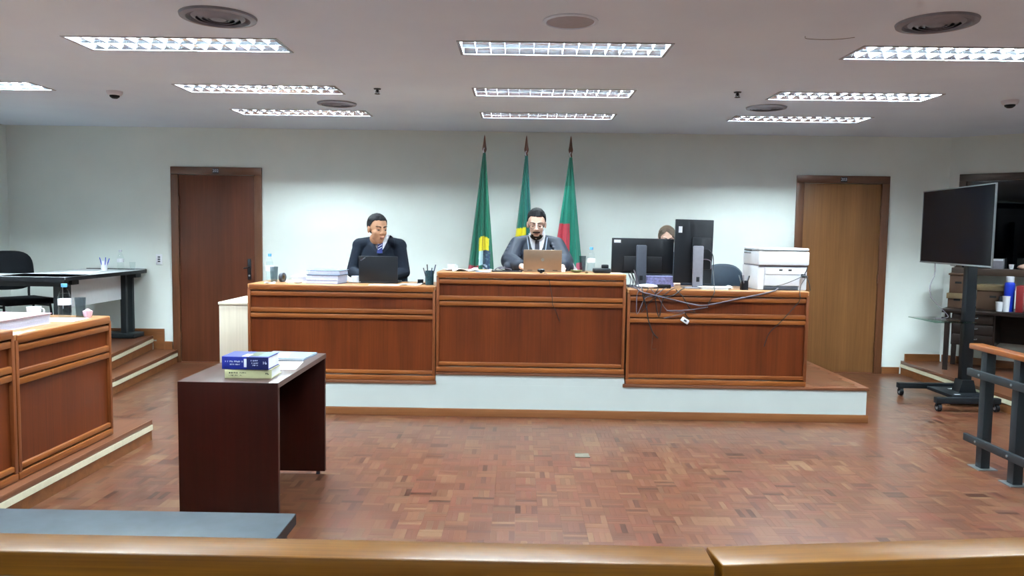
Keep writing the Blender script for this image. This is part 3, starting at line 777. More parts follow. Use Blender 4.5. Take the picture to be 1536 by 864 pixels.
def person(label, base, head_c, yaw, pitch_, sc, shz, sx, chest_y, elbows, hands, skin, hair, cloth, kind, hip, voxel=.005, tilt=0):
    """base = world point of the seat's foot; every other point is in world metres, turned into base-local here"""
    B = Vector(base); t = thing('person', label, 'person', base)
    L = lambda p: Vector(p) - B
    hc = L(head_c); cx = hip[0] - B.x
    HM = Matrix.Translation(hc) @ Matrix.Rotation(yaw, 4, 'Z') @ Matrix.Rotation(tilt, 4, 'Y') @ Matrix.Rotation(pitch_, 4, 'X') @ Matrix.Scale(sc, 4)
    hipv = L(hip); shm = Vector((sx - B.x, chest_y - B.y, shz - B.z))
    # ---- body: one continuous skin surface
    b = MB()
    b.ell((0, .014, .036), (.074, .094, .083), 28, 20, HM); b.ell((0, -.026, -.026), (.058, .064, .074), 24, 16, HM); b.ell((0, -.042, -.070), (.040, .044, .044), 20, 14, HM)
    b.ell((0, -.050, -.092), (.030, .034, .026), 18, 12, HM)                       # chin
    for s in (-1, 1):
        b.ell((s * .038, -.050, -.024), (.020, .026, .026), 14, 10, HM)            # cheek
        b.ell((s * .040, -.016, -.056), (.014, .034, .020), 14, 10, HM)               # jaw
        b.ell((s * .074, .012, -.004), (.011, .022, .033), 12, 10, HM)             # ear
        b.ell((s * .014, -.096, -.026), (.008, .010, .008), 10, 8, HM)             # nostril wing
    b.cap((-.032, -.070, .026), .015, (.032, -.070, .026), .015, 12, HM)           # brow
    b.cap((0, -.082, .018), .0095 * sc, (0, -.106, -.022), .0125 * sc, 12, HM)     # nose
    b.ell((0, -.084, -.056), (.025, .012, .0075), 14, 8, HM); b.ell((0, -.082, -.069), (.021, .012, .008), 14, 8, HM)
    nk = HM @ Vector((0, .028, -.085)); nb = shm + Vector((0, .0, .062))
    b.cap(nk, .049 * sc, nb + Vector((0, .012, -.012)), .047)
    b.cap(nb + Vector((0, .03, -.06)), .048, hipv + Vector((0, 0, .03)), .12)
    for k, s in enumerate((-1, 1)):
        sh = shm + Vector((s * .175, .005, -.02)); el = L(elbows[k]); ha = L(hands[k])
        b.cap(nb + Vector((0, .035, -.07)), .04, sh + Vector((0, .01, -.03)), .040); b.cap(sh - Vector((0, 0, .02)), .042, el, .038); b.cap(el, .040, ha, .027)
        d = (ha - el).normalized(); side_ = d.cross(Vector((0, 0, 1))).normalized(); pm = ha + d * .055
        b.ell(pm - d * .01, (.030, .030, .016), 16, 10)
        b.cap(ha, .024, pm, .026)
        for q in range(4):
            o = side_ * (q - 1.5) * .0205; l1 = (.040, .046, .043, .034)[q]
            a0 = pm + o + d * .012; a1 = a0 + d * l1 + Vector((0, 0, .004)); a2 = a1 + d * l1 * .7 - Vector((0, 0, .018))
            b.cap(a0, .0092, a1, .0085, 10); b.cap(a1, .0085, a2, .0075, 10)
        th = side_ * (-1 if s < 0 else 1) * -1
        inw = Vector((-s, 0, 0)); inw = (inw - d * inw.dot(d)).normalized()
        b.cap(pm - d * .03 + inw * .018, .012, pm + d * .012 + inw * .045 - Vector((0, 0, .008)), .0095, 10)
        b.cap(pm + d * .012 + inw * .045 - Vector((0, 0, .008)), .0095, pm + d * .038 + inw * .045 - Vector((0, 0, .014)), .0085, 10)
        # seated legs down to the shoes
        kn = hipv + Vector((s * .13, -.42, .02)); an = Vector((kn.x, kn.y - .02, .09))
        b.cap(hipv + Vector((s * .085, 0, 0)), .085, kn, .058); b.cap(kn, .056, an, .038)
        b.cap(an + Vector((0, 0, -.045)), .036, an + Vector((0, -.14, -.055)), .028)
    body = remesh(b, 'body', skin, voxel, 3, t)
    # ---- clothing
    j = MB()
    j.ell(shm + Vector((0, .02, -.17)), (.195, .125, .21), 24, 16)
    j.cap(shm + Vector((0, .02, -.18)), .135, hipv + Vector((0, 0, .02)), .165, 20)
    robe = kind == 'robe'
    for k, s in enumerate((-1, 1)):
        sh = shm + Vector((s * .178, .01, -.035)); el = L(elbows[k]); ha = L(hands[k])
        j.cap(nb + Vector((s * .050, .030, -.052)), .050, sh + Vector((0, 0, .004)), .070)
        if robe:
            j.cap(sh, .072, el, .078); wr_ = el.lerp(ha, .80); j.cap(el, .078, wr_, .060)
            j.ell(el.lerp(ha, .4) + Vector((s * .01, 0, -.03)), (.08, .085, .06))
            for q in range(5):   # gathered sleeve folds
                c0 = sh.lerp(el, .12 + .19 * q); j.cap(c0 + Vector((-.055, -.05, .02)), .016, c0 + Vector((.055, -.055, -.035)), .013, 8)
        else:
            j.cap(sh, .064, el, .055); j.cap(el, .055, el.lerp(ha, .88), .040)
    jacket = remesh(j, 'robe' if robe else 'jacket', cloth, .007, 5, t)
    tr = MB()
    for s in (-1, 1):
        kn = hipv + Vector((s * .13, -.42, .02)); an = Vector((kn.x, kn.y - .02, .09))
        tr.cap(hipv + Vector((s * .085, 0, 0)), .10, kn, .072); tr.cap(kn, .070, an + Vector((0, 0, .03)), .055)
    remesh(tr, 'trousers', cloth, .012, 2, t)
    for s in (-1, 1):
        kn = hipv + Vector((s * .13, -.42, .02)); an = Vector((kn.x, kn.y - .02, .09))
        sh_ = MB(); sh_.cap(an + Vector((0, .02, -.048)), .043, an + Vector((0, -.16, -.056)), .036); remesh(sh_, 'shoe', 'black', .008, 2, t)
    # ---- face
    for s in (-1, 1):
        e = MB().ell((s * .030, -.0745, .004), (.0125, .0095, .0075), 14, 10, HM).obj('eye', 'eye', t)
        MB().ell((s * .030 + (.002 if yaw > .2 else 0), -.0815, .0025), (.0062, .004, .0062), 12, 8, HM).obj('iris', 'iris', e)
        MB().ell((s * .030, -.0765, .0105), (.0155, .0105, .0055), 14, 8, HM).obj('eyelid', skin, e)
        m = MB()
        for a in range(6):
            q = a / 5; m.ell((s * (.014 + .034 * q), -.0865 + .010 * q * q * 1.6, .0265 + .006 * math.sin(q * 2.6)), (.006, .004, .0042 - .0018 * q), 8, 6, HM)
        m.obj('eyebrow', hair if hair != 'hair_brown' else 'hair_brown', t)
    m = MB(); m.ell((0, -.0905, -.0575), (.022, .0065, .0042), 14, 8, HM); m.ell((0, -.0885, -.0665), (.018, .0065, .005), 14, 8, HM); m.obj('lips', 'lips', t)
    return t, HM, body, jacket, shm, nb

def hair_cap(t, HM, mat, front=.062, side=-.012, back=-.075, thick=1.10, top=1.0, part=None, seed=0):
    m = MB(); bm = m.bm
    bmesh.ops.create_uvsphere(bm, u_segments=96, v_segments=80, radius=1)
    kill = []
    for v in bm.verts:
        n = v.co.copy(); r = Vector((n.x * .0765 * (1 + (thick - 1) * (.45 if n.z < .35 else .8)), .016 + n.y * .097 * thick, .036 + n.z * .086 * thick * top))
        r *= 1 + .018 * noise.noise(n * 5 + Vector((seed, 0, 0))) + .008 * noise.noise(n * 14)
        if r.y < -.035 and r.z > .05: r.z += .004 + .006 * noise.noise(n * 3 + Vector((0, seed, 0))); r.y += .010
        yy = r.y
        lim = front if yy < -.045 else (front + (side - front) * min(1, (yy + .045) / .05) if yy < .005 else (side + (back - side) * min(1, (yy - .005) / .05)))
        lim += .005 * noise.noise(Vector((r.x * 60, seed, 0)))
        if part and yy < .02: lim += part(r.x)
        v.co = r
        if r.z < lim: kill.append(v)
    bmesh.ops.delete(bm, geom=kill, context='VERTS')
    r = bmesh.ops.extrude_face_region(bm, geom=bm.faces[:]); vs_ = [g for g in r['geom'] if isinstance(g, bmesh.types.BMVert)]
    for v in vs_: v.co = Vector((0, .016, .02)) + (v.co - Vector((0, .016, .02))) * .88
    for v in bm.verts: v.co = HM @ v.co
    return m.obj('hair', mat, t)

def shirt_parts(t, jacket, shm, nb, hx, tie, vdepth, vw, lap=None, knot=None, collar_r=.064):
    # white shirt V, collar, tie laid on the chest
    cx = nb.x + hx; zt = nb.z + .004
    drape('shirt_front', [(cx - vw, zt), (cx + vw, zt), (cx + vw * .66, zt - vdepth * .55), (cx, zt - vdepth), (cx - vw * .66, zt - vdepth * .55)], jacket, 'shirt', t, .004, .001)
    m = MB(); m.lathe([(collar_r + .010, -.060), (collar_r + .001, .024), (collar_r - .004, .028), (collar_r - .002, -.060)], nb + Vector((hx * .3, -.004, .006)), 28, Matrix.Rotation(R(14), 4, 'X')); m.obj('collar', 'shirt', t)
    drape('tie', [(cx - .017, zt - .035), (cx + .017, zt - .035), (cx + .012, zt - .065), (cx + .024, zt - vdepth * .98), (cx, zt - vdepth * 1.0), (cx - .024, zt - vdepth * .98), (cx - .012, zt - .065)], jacket, tie, t, .006, .007)
    for s in (-1, 1):
        drape('collar_wing', [(cx + s * .012, zt - .018), (cx + s * .058, zt + .012), (cx + s * .062, zt - .022), (cx + s * .034, zt - .055)], jacket, 'shirt', t, .004, .010)
    if lap:
        for s in (-1, 1):
            drape('lapel', [(cx + s * vw * 1.0, zt + .004), (cx + s * (vw + .045), zt - .03), (cx + s * (vw + .050), zt - vdepth * .52), (cx + s * (vw + .018), zt - vdepth * .56), (cx + s * .012, zt - vdepth * 1.1), (cx + s * vw * .66, zt - vdepth * .55)], jacket, lap, t, .004, .004)

# --- man at the left
chair('black office chair behind the left bench, hidden by the man in the navy suit', (-1.25, 7.02, .288), 0, 'chairs hidden behind the benches')
t, HM, body, jk, shm, nb = person('man in navy suit and blue tie looking sideways behind the black laptop',
    (-1.25, 6.98, .288), (-1.252, 6.72, 1.514), R(36), R(8), 1.06, 1.392, -1.262, 6.86,
    ((-1.492, 6.80, 1.13), (-1.028, 6.80, 1.13)), ((-1.36, 6.57, 1.095), (-1.14, 6.57, 1.095)), 'skin_tan', 'hair', 'suit', 'suit', (-1.25, 6.98, .86))
hair_cap(t, HM, 'hair', front=.078, side=.0, back=-.07, thick=1.09, seed=3)
shirt_parts(t, jk, shm, nb, .022, 'tie_blue', .16, .074, 'lapel')
tx, tz = nb.x + .022, nb.z
for q in range(3):
    drape('tie_stripe', [(tx - .016, tz - .070 - .024 * q), (tx + .016, tz - .050 - .024 * q), (tx + .016, tz - .058 - .024 * q), (tx - .016, tz - .078 - .024 * q)], jk, 'shirt', t, .003, .0135, cuts=1)
# --- judge in the centre
chair('black office chair behind the centre bench, hidden by the man in the robe', (.16, 7.02, .367), 0, 'chairs hidden behind the benches')
t, HM, body, jk, shm, nb = person('bearded man in a dark robe and glasses looking down at the bronze laptop',
    (.16, 6.96, .367), (.150, 6.71, 1.574), R(-2), R(13), 1.04, 1.428, .160, 6.84,
    ((-.085, 6.72, 1.25), (.405, 6.72, 1.25)), ((.022, 6.50, 1.212), (.372, 6.50, 1.212)), 'skin_pale', 'hair', 'robe', 'robe', (.16, 6.96, .94))
hair_cap(t, HM, 'hair', front=.082, side=.004, back=-.07, thick=1.12, top=1.07, seed=8)
shirt_parts(t, jk, shm, nb, 0, 'tie_dark', .22, .078, None)
cx = nb.x; zt = nb.z
tree = BVHTree.FromPolygons([v.co for v in jk.data.vertices], [p.vertices[:] for p in jk.data.polygons])
for s in (-1, 1):
    pts = []
    for q in range(9):
        x = cx + s * (.094 - .034 * q / 8); z = zt + .0 - .24 * q / 8
        h = tree.ray_cast(Vector((x, -5, z)), Vector((0, 1, 0)))
        if h[0] is not None: pts.append((x, h[0].y - .012, z))
    MB().tube(pts, .0045, 6).obj('robe_cord', 'cord', t)
# beard, moustache, spectacles
m = MB(); bm = m.bm; bmesh.ops.create_uvsphere(bm, u_segments=40, v_segments=30, radius=1)
kill = []
for v in bm.verts:
    n = v.co.copy(); v.co = Vector((n.x * .0675, -.024 + n.y * .0735, -.046 + n.z * .086))
    x, y, z = v.co
    ok = (z < -.084 and y < -.03) or (abs(x) > .026 and abs(x) < .046 and z < -.066 and y < -.03)
    if y < -.07 and abs(x) < .022 and z > -.082 and z < -.04: ok = z > -.052
    if y < -.055 and abs(x) < .034 and -.055 < z < -.044: ok = True
    if not ok: kill.append(v)
bmesh.ops.delete(bm, geom=kill, context='VERTS')
for v in bm.verts: v.co *= 1 + .02 * noise.noise(v.co * 120)
r = bmesh.ops.extrude_face_region(bm, geom=bm.faces[:])
for g in r['geom']:
    if isinstance(g, bmesh.types.BMVert): g.co = Vector((0, -.02, -.04)) + (g.co - Vector((0, -.02, -.04))) * .9
for v in bm.verts: v.co = HM @ v.co
m.obj('beard', 'beard', t)
m = MB()
for s in (-1, 1):
    m.tube([HM @ Vector((s * .031 + .023 * math.cos(a), -.099, .002 + .018 * math.sin(a))) for a in [k * math.pi / 6 for k in range(13)]], .0016, 5, 2)
    m.tube([HM @ Vector(p) for p in ((s * .054, -.097, .008), (s * .072, -.05, .010), (s * .080, .01, .008))], .0014, 5, 3)
m.tube([HM @ Vector(p) for p in ((-.009, -.099, .008), (0, -.102, .011), (.009, -.099, .008))], .0014, 5, 3)
m.obj('spectacles', 'grey_plastic', t)
# --- woman behind the monitors
chair('black office chair behind the right bench, hidden by the two monitors', (1.345, 7.12, .288), 0, 'chairs hidden behind the benches')
t, HM, body, jk, shm, nb = person('woman with parted brown hair, only her forehead showing above the landscape monitor',
    (1.345, 7.08, .288), (1.345, 6.95, 1.454), R(-4), R(10), .98, 1.29, 1.345, 7.03,
    ((1.14, 6.95, 1.06), (1.55, 6.95, 1.06)), ((1.25, 6.84, 1.06), (1.44, 6.84, 1.06)), 'skin_pale', 'hair_brown', 'robe', 'suit', (1.345, 7.08, .84), voxel=.006)
hair_cap(t, HM, 'hair_brown', front=.070, side=-.09, back=-.13, thick=1.13, part=lambda x: .022 - 1.0 * abs(x + .012) * .9, seed=5)
o = chair('dark leather office chair showing between the upright monitor and the printer', (1.99, 7.02, .288), R(10))
ob = [c for c in o.children if c.name.startswith('backrest')][0]
b = MB(); rounded_pad(b, .22, .20, .045, Matrix.Translation((0, .24, .745)) @ Matrix.Rotation(R(-6), 4, 'X'), 2.6); ob.data = b.mesh('backrest', 'leather')

# ================================================================== THINGS ON THE BENCHES AND TABLES
def bottle(label, loc, h=.235, r=.032, cap='blue_cap', fill=.9, group=None):
    t = thing('water_bottle', label, 'bottle', loc, 0, group)
    pr_ = [(r * .86, 0), (r, .012), (r, h * .25), (r * .93, h * .30), (r, h * .35), (r, h * .60), (r * .8, h * .72), (r * .42, h * .86), (r * .40, h * .91)]
    MB().lathe(pr_, n=24).obj('bottle_body', 'glass', t)
    MB().lathe([(a * .93, .004 + z * .97) for a, z in pr_ if z < h * fill * .8], n=24).obj('water', 'water', t)
    MB().lathe([(r * 1.015, h * .38), (r * 1.015, h * .56)], n=24).obj('paper_label', 'white', t)
    MB().lathe([(r * .46, h * .90), (r * .47, h * .995), (r * .40, h), (.0004, h)], n=18).obj('cap', cap, t)
    return t
def glass(label, loc, h=.13, r=.034):
    t = thing('drinking_glass', label, 'glass', loc)
    MB().lathe([(.0004, .001), (r * .8, .001), (r, h), (r - .003, h), (r * .8 - .004, .008), (.0004, .008)], n=24).obj('glass_body', 'smoke_glass', t)
    return t
def cup(label, loc, sc=1.0):
    t = thing('coffee_cup', label, 'cup', loc)
    MB().lathe([(.024 * sc, .008), (.033 * sc, .02 * sc), (.036 * sc, .058 * sc), (.033 * sc, .058 * sc), (.028 * sc, .02 * sc), (.0004, .014 * sc)], n=22).obj('cup_body', 'white', t)
    MB().tube([(.034 * sc, 0, .05 * sc), (.054 * sc, 0, .045 * sc), (.052 * sc, 0, .024 * sc), (.032 * sc, 0, .022 * sc)], .004 * sc, 6).obj('handle', 'white', t)
    MB().lathe([(.03 * sc, 0), (.04 * sc, .003), (.066 * sc, .009), (.066 * sc, .012), (.035 * sc, .006), (.0004, .006)], n=28).obj('saucer', 'white', t)
    return t
def sheet(label, loc, w, d, rz=0, mat='paper', th=.003, curl=.0, cat='paper'):
    m = MB(); n = 8
    for i in range(n + 1):
        pass
    V = []; F = []
    for j in range(n + 1):
        for i in range(n + 1):
            x = (i / n - .5) * w; y = (j / n - .5) * d
            V.append((x, y, th + curl * max(0, math.sin(i / n * 5 + j * .4)) ** 2 + .0004 * ((i * 7 + j * 3) % 3)))
    for j in range(n):
        for i in range(n):
            a = j * (n + 1) + i; F.append((a, a + 1, a + n + 2, a + n + 1))
    bm = m.bm; vs_ = [bm.verts.new(v) for v in V]
    for f in F: bm.faces.new([vs_[q] for q in f])
    r = bmesh.ops.extrude_face_region(bm, geom=bm.faces[:])
    for g in r['geom']:
        if isinstance(g, bmesh.types.BMVert): g.co.z -= min(th - .0002, .003)
    o = m.obj('paper_sheet', mat, None, loc); o.rotation_euler = (0, 0, rz)
    return tag(o, label, cat)
def crumple(label, loc, r, seed, mat='paper'):
    m = MB(); bmesh.ops.create_icosphere(m.bm, subdivisions=3, radius=1)
    for v in m.bm.verts:
        k = .72 + .5 * abs(noise.noise(v.co * 2.3 + Vector((seed, 0, 0)))); v.co = Vector((v.co.x * r * k * 1.3, v.co.y * r * k, max(0, r * .55 + v.co.z * r * k * .62)))
    o = m.obj('crumpled_tissue', mat, None, loc); return tag(o, label, 'tissue')
def bundle(label, loc, w, d, h, rz, cover, edge='paper_edge', coverw=.012, cat='papers'):
    t = thing('document_bundle', label, cat, loc, rz)
    m = MB(); n = max(3, int(h / .012)); rng = random.Random(int(w * 1000 + h * 7000))
    for k in range(n):
        dx = rng.uniform(-.003, .003); dy = rng.uniform(-.004, .004)
        m.box(-w / 2 + dx, -d / 2 + dy, .003 + (h - .006) * k / n, w / 2 + dx, d / 2 + dy, .003 + (h - .006) * (k + 1) / n - .0004)
    m.obj('pages', edge, t, smooth=False)
    bx('cover', cover, t, -w / 2 - coverw, -d / 2 - .004, h - .003, w / 2 + coverw, d / 2 + .004, h, bevel=.001)
    bx('back_cover', cover, t, -w / 2 - coverw * .4, -d / 2 - .003, 0, w / 2 + coverw * .4, d / 2 + .003, .003)
    return t
def laptop(label, loc, rz, w, h, lid, logo, lean=12):
    t = thing('laptop', label, 'laptop', loc, rz)
    # back of the lid faces local -y
    bx('keyboard_base', 'black' if lid == 'black' else 'tan_laptop', t, -w / 2, 0, 0, w / 2, .225, .016, bevel=.004)
    bx('keyboard', 'black', t, -w / 2 + .02, .03, .016, w / 2 - .02, .13, .018)
    mx = Matrix.Translation((0, .004, .014)) @ Matrix.Rotation(R(lean), 4, 'X')
    l = bx('lid', lid, t, -w / 2, -.004, 0, w / 2, .004, h, bevel=.003, mx=mx)
    bx('screen', 'screen', l, -w / 2 + .008, .004, .012, w / 2 - .008, .0052, h - .008, mx=mx)
    for s in (-1, 1): MB().cyl((s * w * .33 - .02, .006, .014), (s * w * .33 + .02, .006, .014), .007, n=10).obj('hinge', 'black', t)
    if logo == 'ring':
        m = MB(); m.lathe([(.0135, 0), (.0135, .0006), (.012, .0006), (.012, 0)], n=28, mx=mx @ Matrix.Translation((0, -.0042, h * .52)) @ UPR @ Matrix.Scale(-1, 4, (0, 0, 1)))
        m.obj('logo_ring', 'silver', l)
        text_obj('logo_lettering', 'DELL', .0085, 'silver', l, mx @ Matrix.Translation((0, -.0046, h * .52)) @ UPR)
    else:
        text_obj('logo_lettering', 'ThinkPad', .013, 'silver', l, mx @ Matrix.Translation((-w / 2 + .036, -.0046, h - .026)) @ UPR @ Matrix.Rotation(R(35), 4, 'Z'))
        MB().ell((-w / 2 + .026, -.0046, h - .026), .0022, 8, 6, mx).obj('logo_dot', 'red', l)
    return t
def pen_holder(label, loc, r, h, mat, pens, square=False, seed=0, cols=('dark_blue', 'black', 'grey_plastic'), name='pen_holder'):
    t = thing(name, label, 'pen holder', loc)
    m = MB()
    if square:
        m.box(-r, -r, 0, r, r, .004); [m.box(*q) for q in ((-r, -r, 0, r, -r + .003, h), (-r, r - .003, 0, r, r, h), (-r, -r, 0, -r + .003, r, h), (r - .003, -r, 0, r, r, h))]
    else: m.lathe([(.0004, 0), (r * .95, 0), (r, h), (r - .003, h), (r * .93, .005), (.0004, .005)], n=24)
    m.obj('holder_body', mat, t)
    rng = random.Random(seed)
    for k in range(pens):
        a = 6.28 * k / pens + .5; b0 = Vector((.4 * r * math.cos(a), .4 * r * math.sin(a), .008)); b1 = Vector((.95 * r * math.cos(a), .95 * r * math.sin(a), h + .022 + rng.random() * .028)) + Vector((.02 * math.cos(a), .02 * math.sin(a), 0))
        p = MB().cyl(b0, b1, .0042, n=8).obj('pen', cols[k % len(cols)], None); tag(p, '', 'pen')
        p.parent = None; p.location = loc
        PENS.append((p, label))
    return t
PENS = []
# ---- left bench
bottle('water bottle with pale blue cap at the left end of the main bench', (-2.105, 6.40, LZ))
glass('drinking glass right of the water bottle on the left bench', (-2.040, 6.31, LZ))
t = thing('tape_roll', 'small grey roll standing on edge right of the glass on the left bench', 'tape roll', (-1.985, 6.36, LZ))
MY = Matrix.Rotation(R(75), 4, 'Z') @ Matrix.Rotation(R(90), 4, 'X')
MB().lathe([(.022, -.014), (.039, -.014), (.039, .014), (.022, .014), (.022, -.014)], (0, 0, .039), 28, MY).obj('tape', 'grey_plastic', t)
MB().lathe([(.018, -.012), (.022, -.012), (.022, .012), (.018, .012), (.018, -.012)], (0, 0, .039), 28, MY).obj('core', 'cardboard_light', t)
sheet('small white paper scrap in front of the water bottle on the left bench', (-2.03, 6.17, LZ), .085, .06, .3, curl=.010)
crumple('flat crumpled white tissue, left of the pair on the left bench', (-1.885, 6.20, LZ), .022, 1)
crumple('larger crumpled white tissue, right of the pair on the left bench', (-1.815, 6.22, LZ), .031, 4)
bundle('grey document bundle partly behind the tall stack on the left bench', (-1.80, 6.46, LZ), .20, .28, .052, .05, 'paper')
bundle('thick lower bundle of papers in the stack left of the black laptop', (-1.60, 6.32, LZ), .27, .21, .072, R(-8), 'dark_blue')
bundle('thinner upper bundle with blue-grey cover on top of the thick paper stack', (-1.595, 6.33, LZ + .072), .265, .215, .038, R(-5), 'folder_blue')
cup('white coffee cup on a saucer left of the black laptop', (-1.378, 6.40, LZ), .98)
laptop('open black laptop in front of the man in the navy suit', (-1.178, 6.36, LZ), 0, .328, .215, 'black', 'word', 4)
sheet('white paper sheet lying in front of the black laptop', (-1.09, 6.17, LZ), .25, .11, .02)
sheet('loose papers between the black laptop and the dark pen tin', (-.885, 6.24, LZ), .16, .15, -.2, curl=.008)
m = MB().box(-.03, -.022, 0, .03, .022, .012, bevel=.004).box(-.026, .012, .010, .026, .018, .040, bevel=.002)
o = m.obj('stapler', 'black', None, (-.815, 6.34, LZ)); o.rotation_euler = (0, 0, .5); tag(o, 'small dark stapler left of the dark patterned pen tin', 'stapler')
pen_holder('dark green patterned pen tin at the right end of the left bench', (-.738, 6.27, LZ), .036, .118, 'holder_dark', 4, seed=2)
# ---- centre bench
cup('white coffee cup on a saucer at the left end of the centre bench', (-.565, 6.34, CZ), .95)
sheet('rumpled white papers heaped right of the cup on the centre bench', (-.445, 6.31, CZ), .22, .20, .15, curl=.022)
sheet('second rumpled white paper in front of the left flag on the centre bench', (-.315, 6.27, CZ), .17, .15, -.1, curl=.014)
sheet('grey card lying under the papers on the centre bench', (-.29, 6.155, CZ), .12, .07, .0, mat='folder_blue', cat='card')
t = thing('tablet', 'flat dark tablet lying left of the bronze laptop on the centre bench', 'tablet', (-.10, 6.32, CZ), .06)
bx('case', 'black', t, -.125, -.085, 0, .125, .085, .009, bevel=.003); bx('screen', 'screen', t, -.115, -.077, .009, .115, .077, .0098)
o = MB().tube([(-.20, 6.40, CZ + .012), (-.17, 6.42, CZ + .028), (-.12, 6.38, CZ + .034), (-.14, 6.34, CZ + .018), (-.17, 6.36, CZ + .026), (-.11, 6.42, CZ + .022), (-.06, 6.38, CZ + .014)], .004, 6).obj('cable_coil', 'cable_grey', None)
tag(o, 'grey coiled cable lying on the dark tablet', 'cable')
laptop('open bronze laptop in front of the bearded man in the robe', (.197, 6.33, CZ), 0, .318, .172, 'tan_laptop', 'ring', 8)
t = thing('webcam', 'small black webcam on the centre bench edge before the bronze laptop', 'webcam', (.180, 6.115, CZ))
MB().cap((-.018, 0, .022), .013, (.018, 0, .022), .013, 12).obj('camera_body', 'black', t)
MB().cyl((0, -.012, .022), (0, -.017, .022), .008, n=14).obj('lens', 'screen', t)
bx('clip', 'black', t, -.012, -.01, 0, .012, .03, .012, bevel=.003)
o = MB().tube([(.20, 6.10, CZ + .004), (.235, 6.085, CZ - .02), (.27, 6.078, .99), (.275, 6.072, .93), (.30, 6.074, .88), (.335, 6.082, .79)], .0028, 5).obj('webcam_cable', 'cable', None)
tag(o, 'thin dark cable hanging down the front of the centre bench', 'cable')
t = thing('small_dish', 'shallow olive green dish right of the bronze laptop', 'dish', (.478, 6.30, CZ))
MB().lathe([(.02, 0), (.045, .010), (.050, .022), (.046, .021), (.03, .010), (.0004, .007)], n=26).obj('dish_body', 'green_dish', t)
o = MB().lathe([(.0004, 0), (.012, 0), (.014, .008), (.010, .014), (.0004, .015)], n=16).obj('wrapped_sweet', 'cardboard_light', None, (.555, 6.22, CZ)); tag(o, 'small wrapped sweet between the olive dish and the right bottle', 'sweet')
glass('tall drinking glass beside the white flag corner on the centre bench', (.540, 6.45, CZ), .135, .030)
bottle('clear water bottle with blue cap and white label right of the flags', (.612, 6.45, CZ), .21, .034)
t = thing('speakerphone', 'low black speakerphone at the right end of the centre bench', 'speakerphone', (.688, 6.31, CZ))
MB().box(-.072, -.055, 0, .072, .055, .040, bevel=.012).obj('phone_body', 'black', t)
MB().box(-.002, -.02, .036, .056, .03, .070, bevel=.008).obj('raised_head', 'black', t)
sheet('white paper under the landscape monitor at the right end of the centre bench', (.80, 6.24, CZ), .10, .14, 0)
# ---- right bench
def monitor(label, loc, w, h, zc, stand, lean, port, seed):
    t = thing('computer_monitor', label, 'monitor', loc)
    mx = Matrix.Translation((0, 0, zc)) @ Matrix.Rotation(R(lean), 4, 'Y')
    p = bx('housing', 'black', t, -w / 2, 0, -h / 2, w / 2, .022, h / 2, bevel=.006, mx=mx)
    bx('bezel', 'silver', p, -w / 2, .022, -h / 2, w / 2, .026, h / 2, mx=mx)
    bx('screen', 'screen', p, -w / 2 + .008, .026, -h / 2 + .008, w / 2 - .008, .0265, h / 2 - .008, mx=mx)
    bw, bh = (w * .62, h * .42) if not port else (w * .5, h * .5)
    ox, oz = (0, -h * .22) if not port else (w * .2, -h * .03)
    bx('rear_bulge', 'black', p, ox - bw / 2, -.016, oz - bh / 2, ox + bw / 2, .002, oz + bh / 2, bevel=.006, mx=mx)
    q = (-w / 2 + .045, h / 2 - .028) if not port else (-w / 2 + .042, h / 2 - .085)
    sw, sh_ = (.028, .012) if not port else (.015, .026)
    bx('white_sticker', 'white', p, q[0] - sw, -.0012, q[1] - sh_, q[0] + sw, .001, q[1] + sh_, mx=mx)
    sx, sw2, ztop, mat = stand
    s = bx('stand_column', mat, t, sx - sw2, -.062, .004, sx + sw2, -.030, ztop, bevel=.008)
    bx('cable_hole', 'black', s, sx - sw2 * .32, -.0635, .055, sx + sw2 * .32, -.058, .095, bevel=.001)
    bx('pivot', 'black', t, sx - sw2 * .8, -.035, ztop - .08, sx + sw2 * .8, .004, ztop - .01, bevel=.004)
    bx('stand_base', mat, t, sx - .115, -.13, 0, sx + .115, .07, .010, bevel=.004)
    return t, mx
monitor('wide black landscape monitor seen from behind on the right bench', (1.047, 6.45, RZ), .523, .298, .258, (-.018, .043, .350, 'grey_plastic'), .4, False, 1)
monitor('tall black upright monitor with silver stand seen from behind', (1.456, 6.36, RZ), .318, .530, .304, (.028, .042, .352, 'grey_light'), .8, True, 2)
t = thing('network_router', 'white oval network box among the cables under the landscape monitor', 'router', (1.05, 6.22, RZ))
MB().ell((0, 0, .018), (.09, .062, .018), 28, 12).obj('shell', 'off_white', t)
MB().ell((.0, -.01, .033), (.035, .025, .004), 20, 8).obj('emblem_disc', 'white', t)
bundle('lilac printed paper bundle between the two monitors', (1.205, 6.53, RZ), .23, .15, .085, 0, 'purple_paper', 'purple_paper')
t = thing('power_adapter', 'dark power adapter lying right of the white oval network box', 'adapter', (1.195, 6.25, RZ))
bx('case', 'black', t, -.055, -.028, 0, .055, .028, .032, bevel=.006)
bundle('white papers lying between the upright monitor and the printer', (1.60, 6.27, RZ), .21, .15, .018, .05, 'paper', 'paper')
crumple('crumpled pale paper on the papers left of the black pen holder', (1.725, 6.24, RZ), .03, 9)
pen_holder('square black pen holder left of the white printer', (1.842, 6.21, RZ), .026, .075, 'black', 5, True, 5, ('grey_light', 'black', 'silver'), )
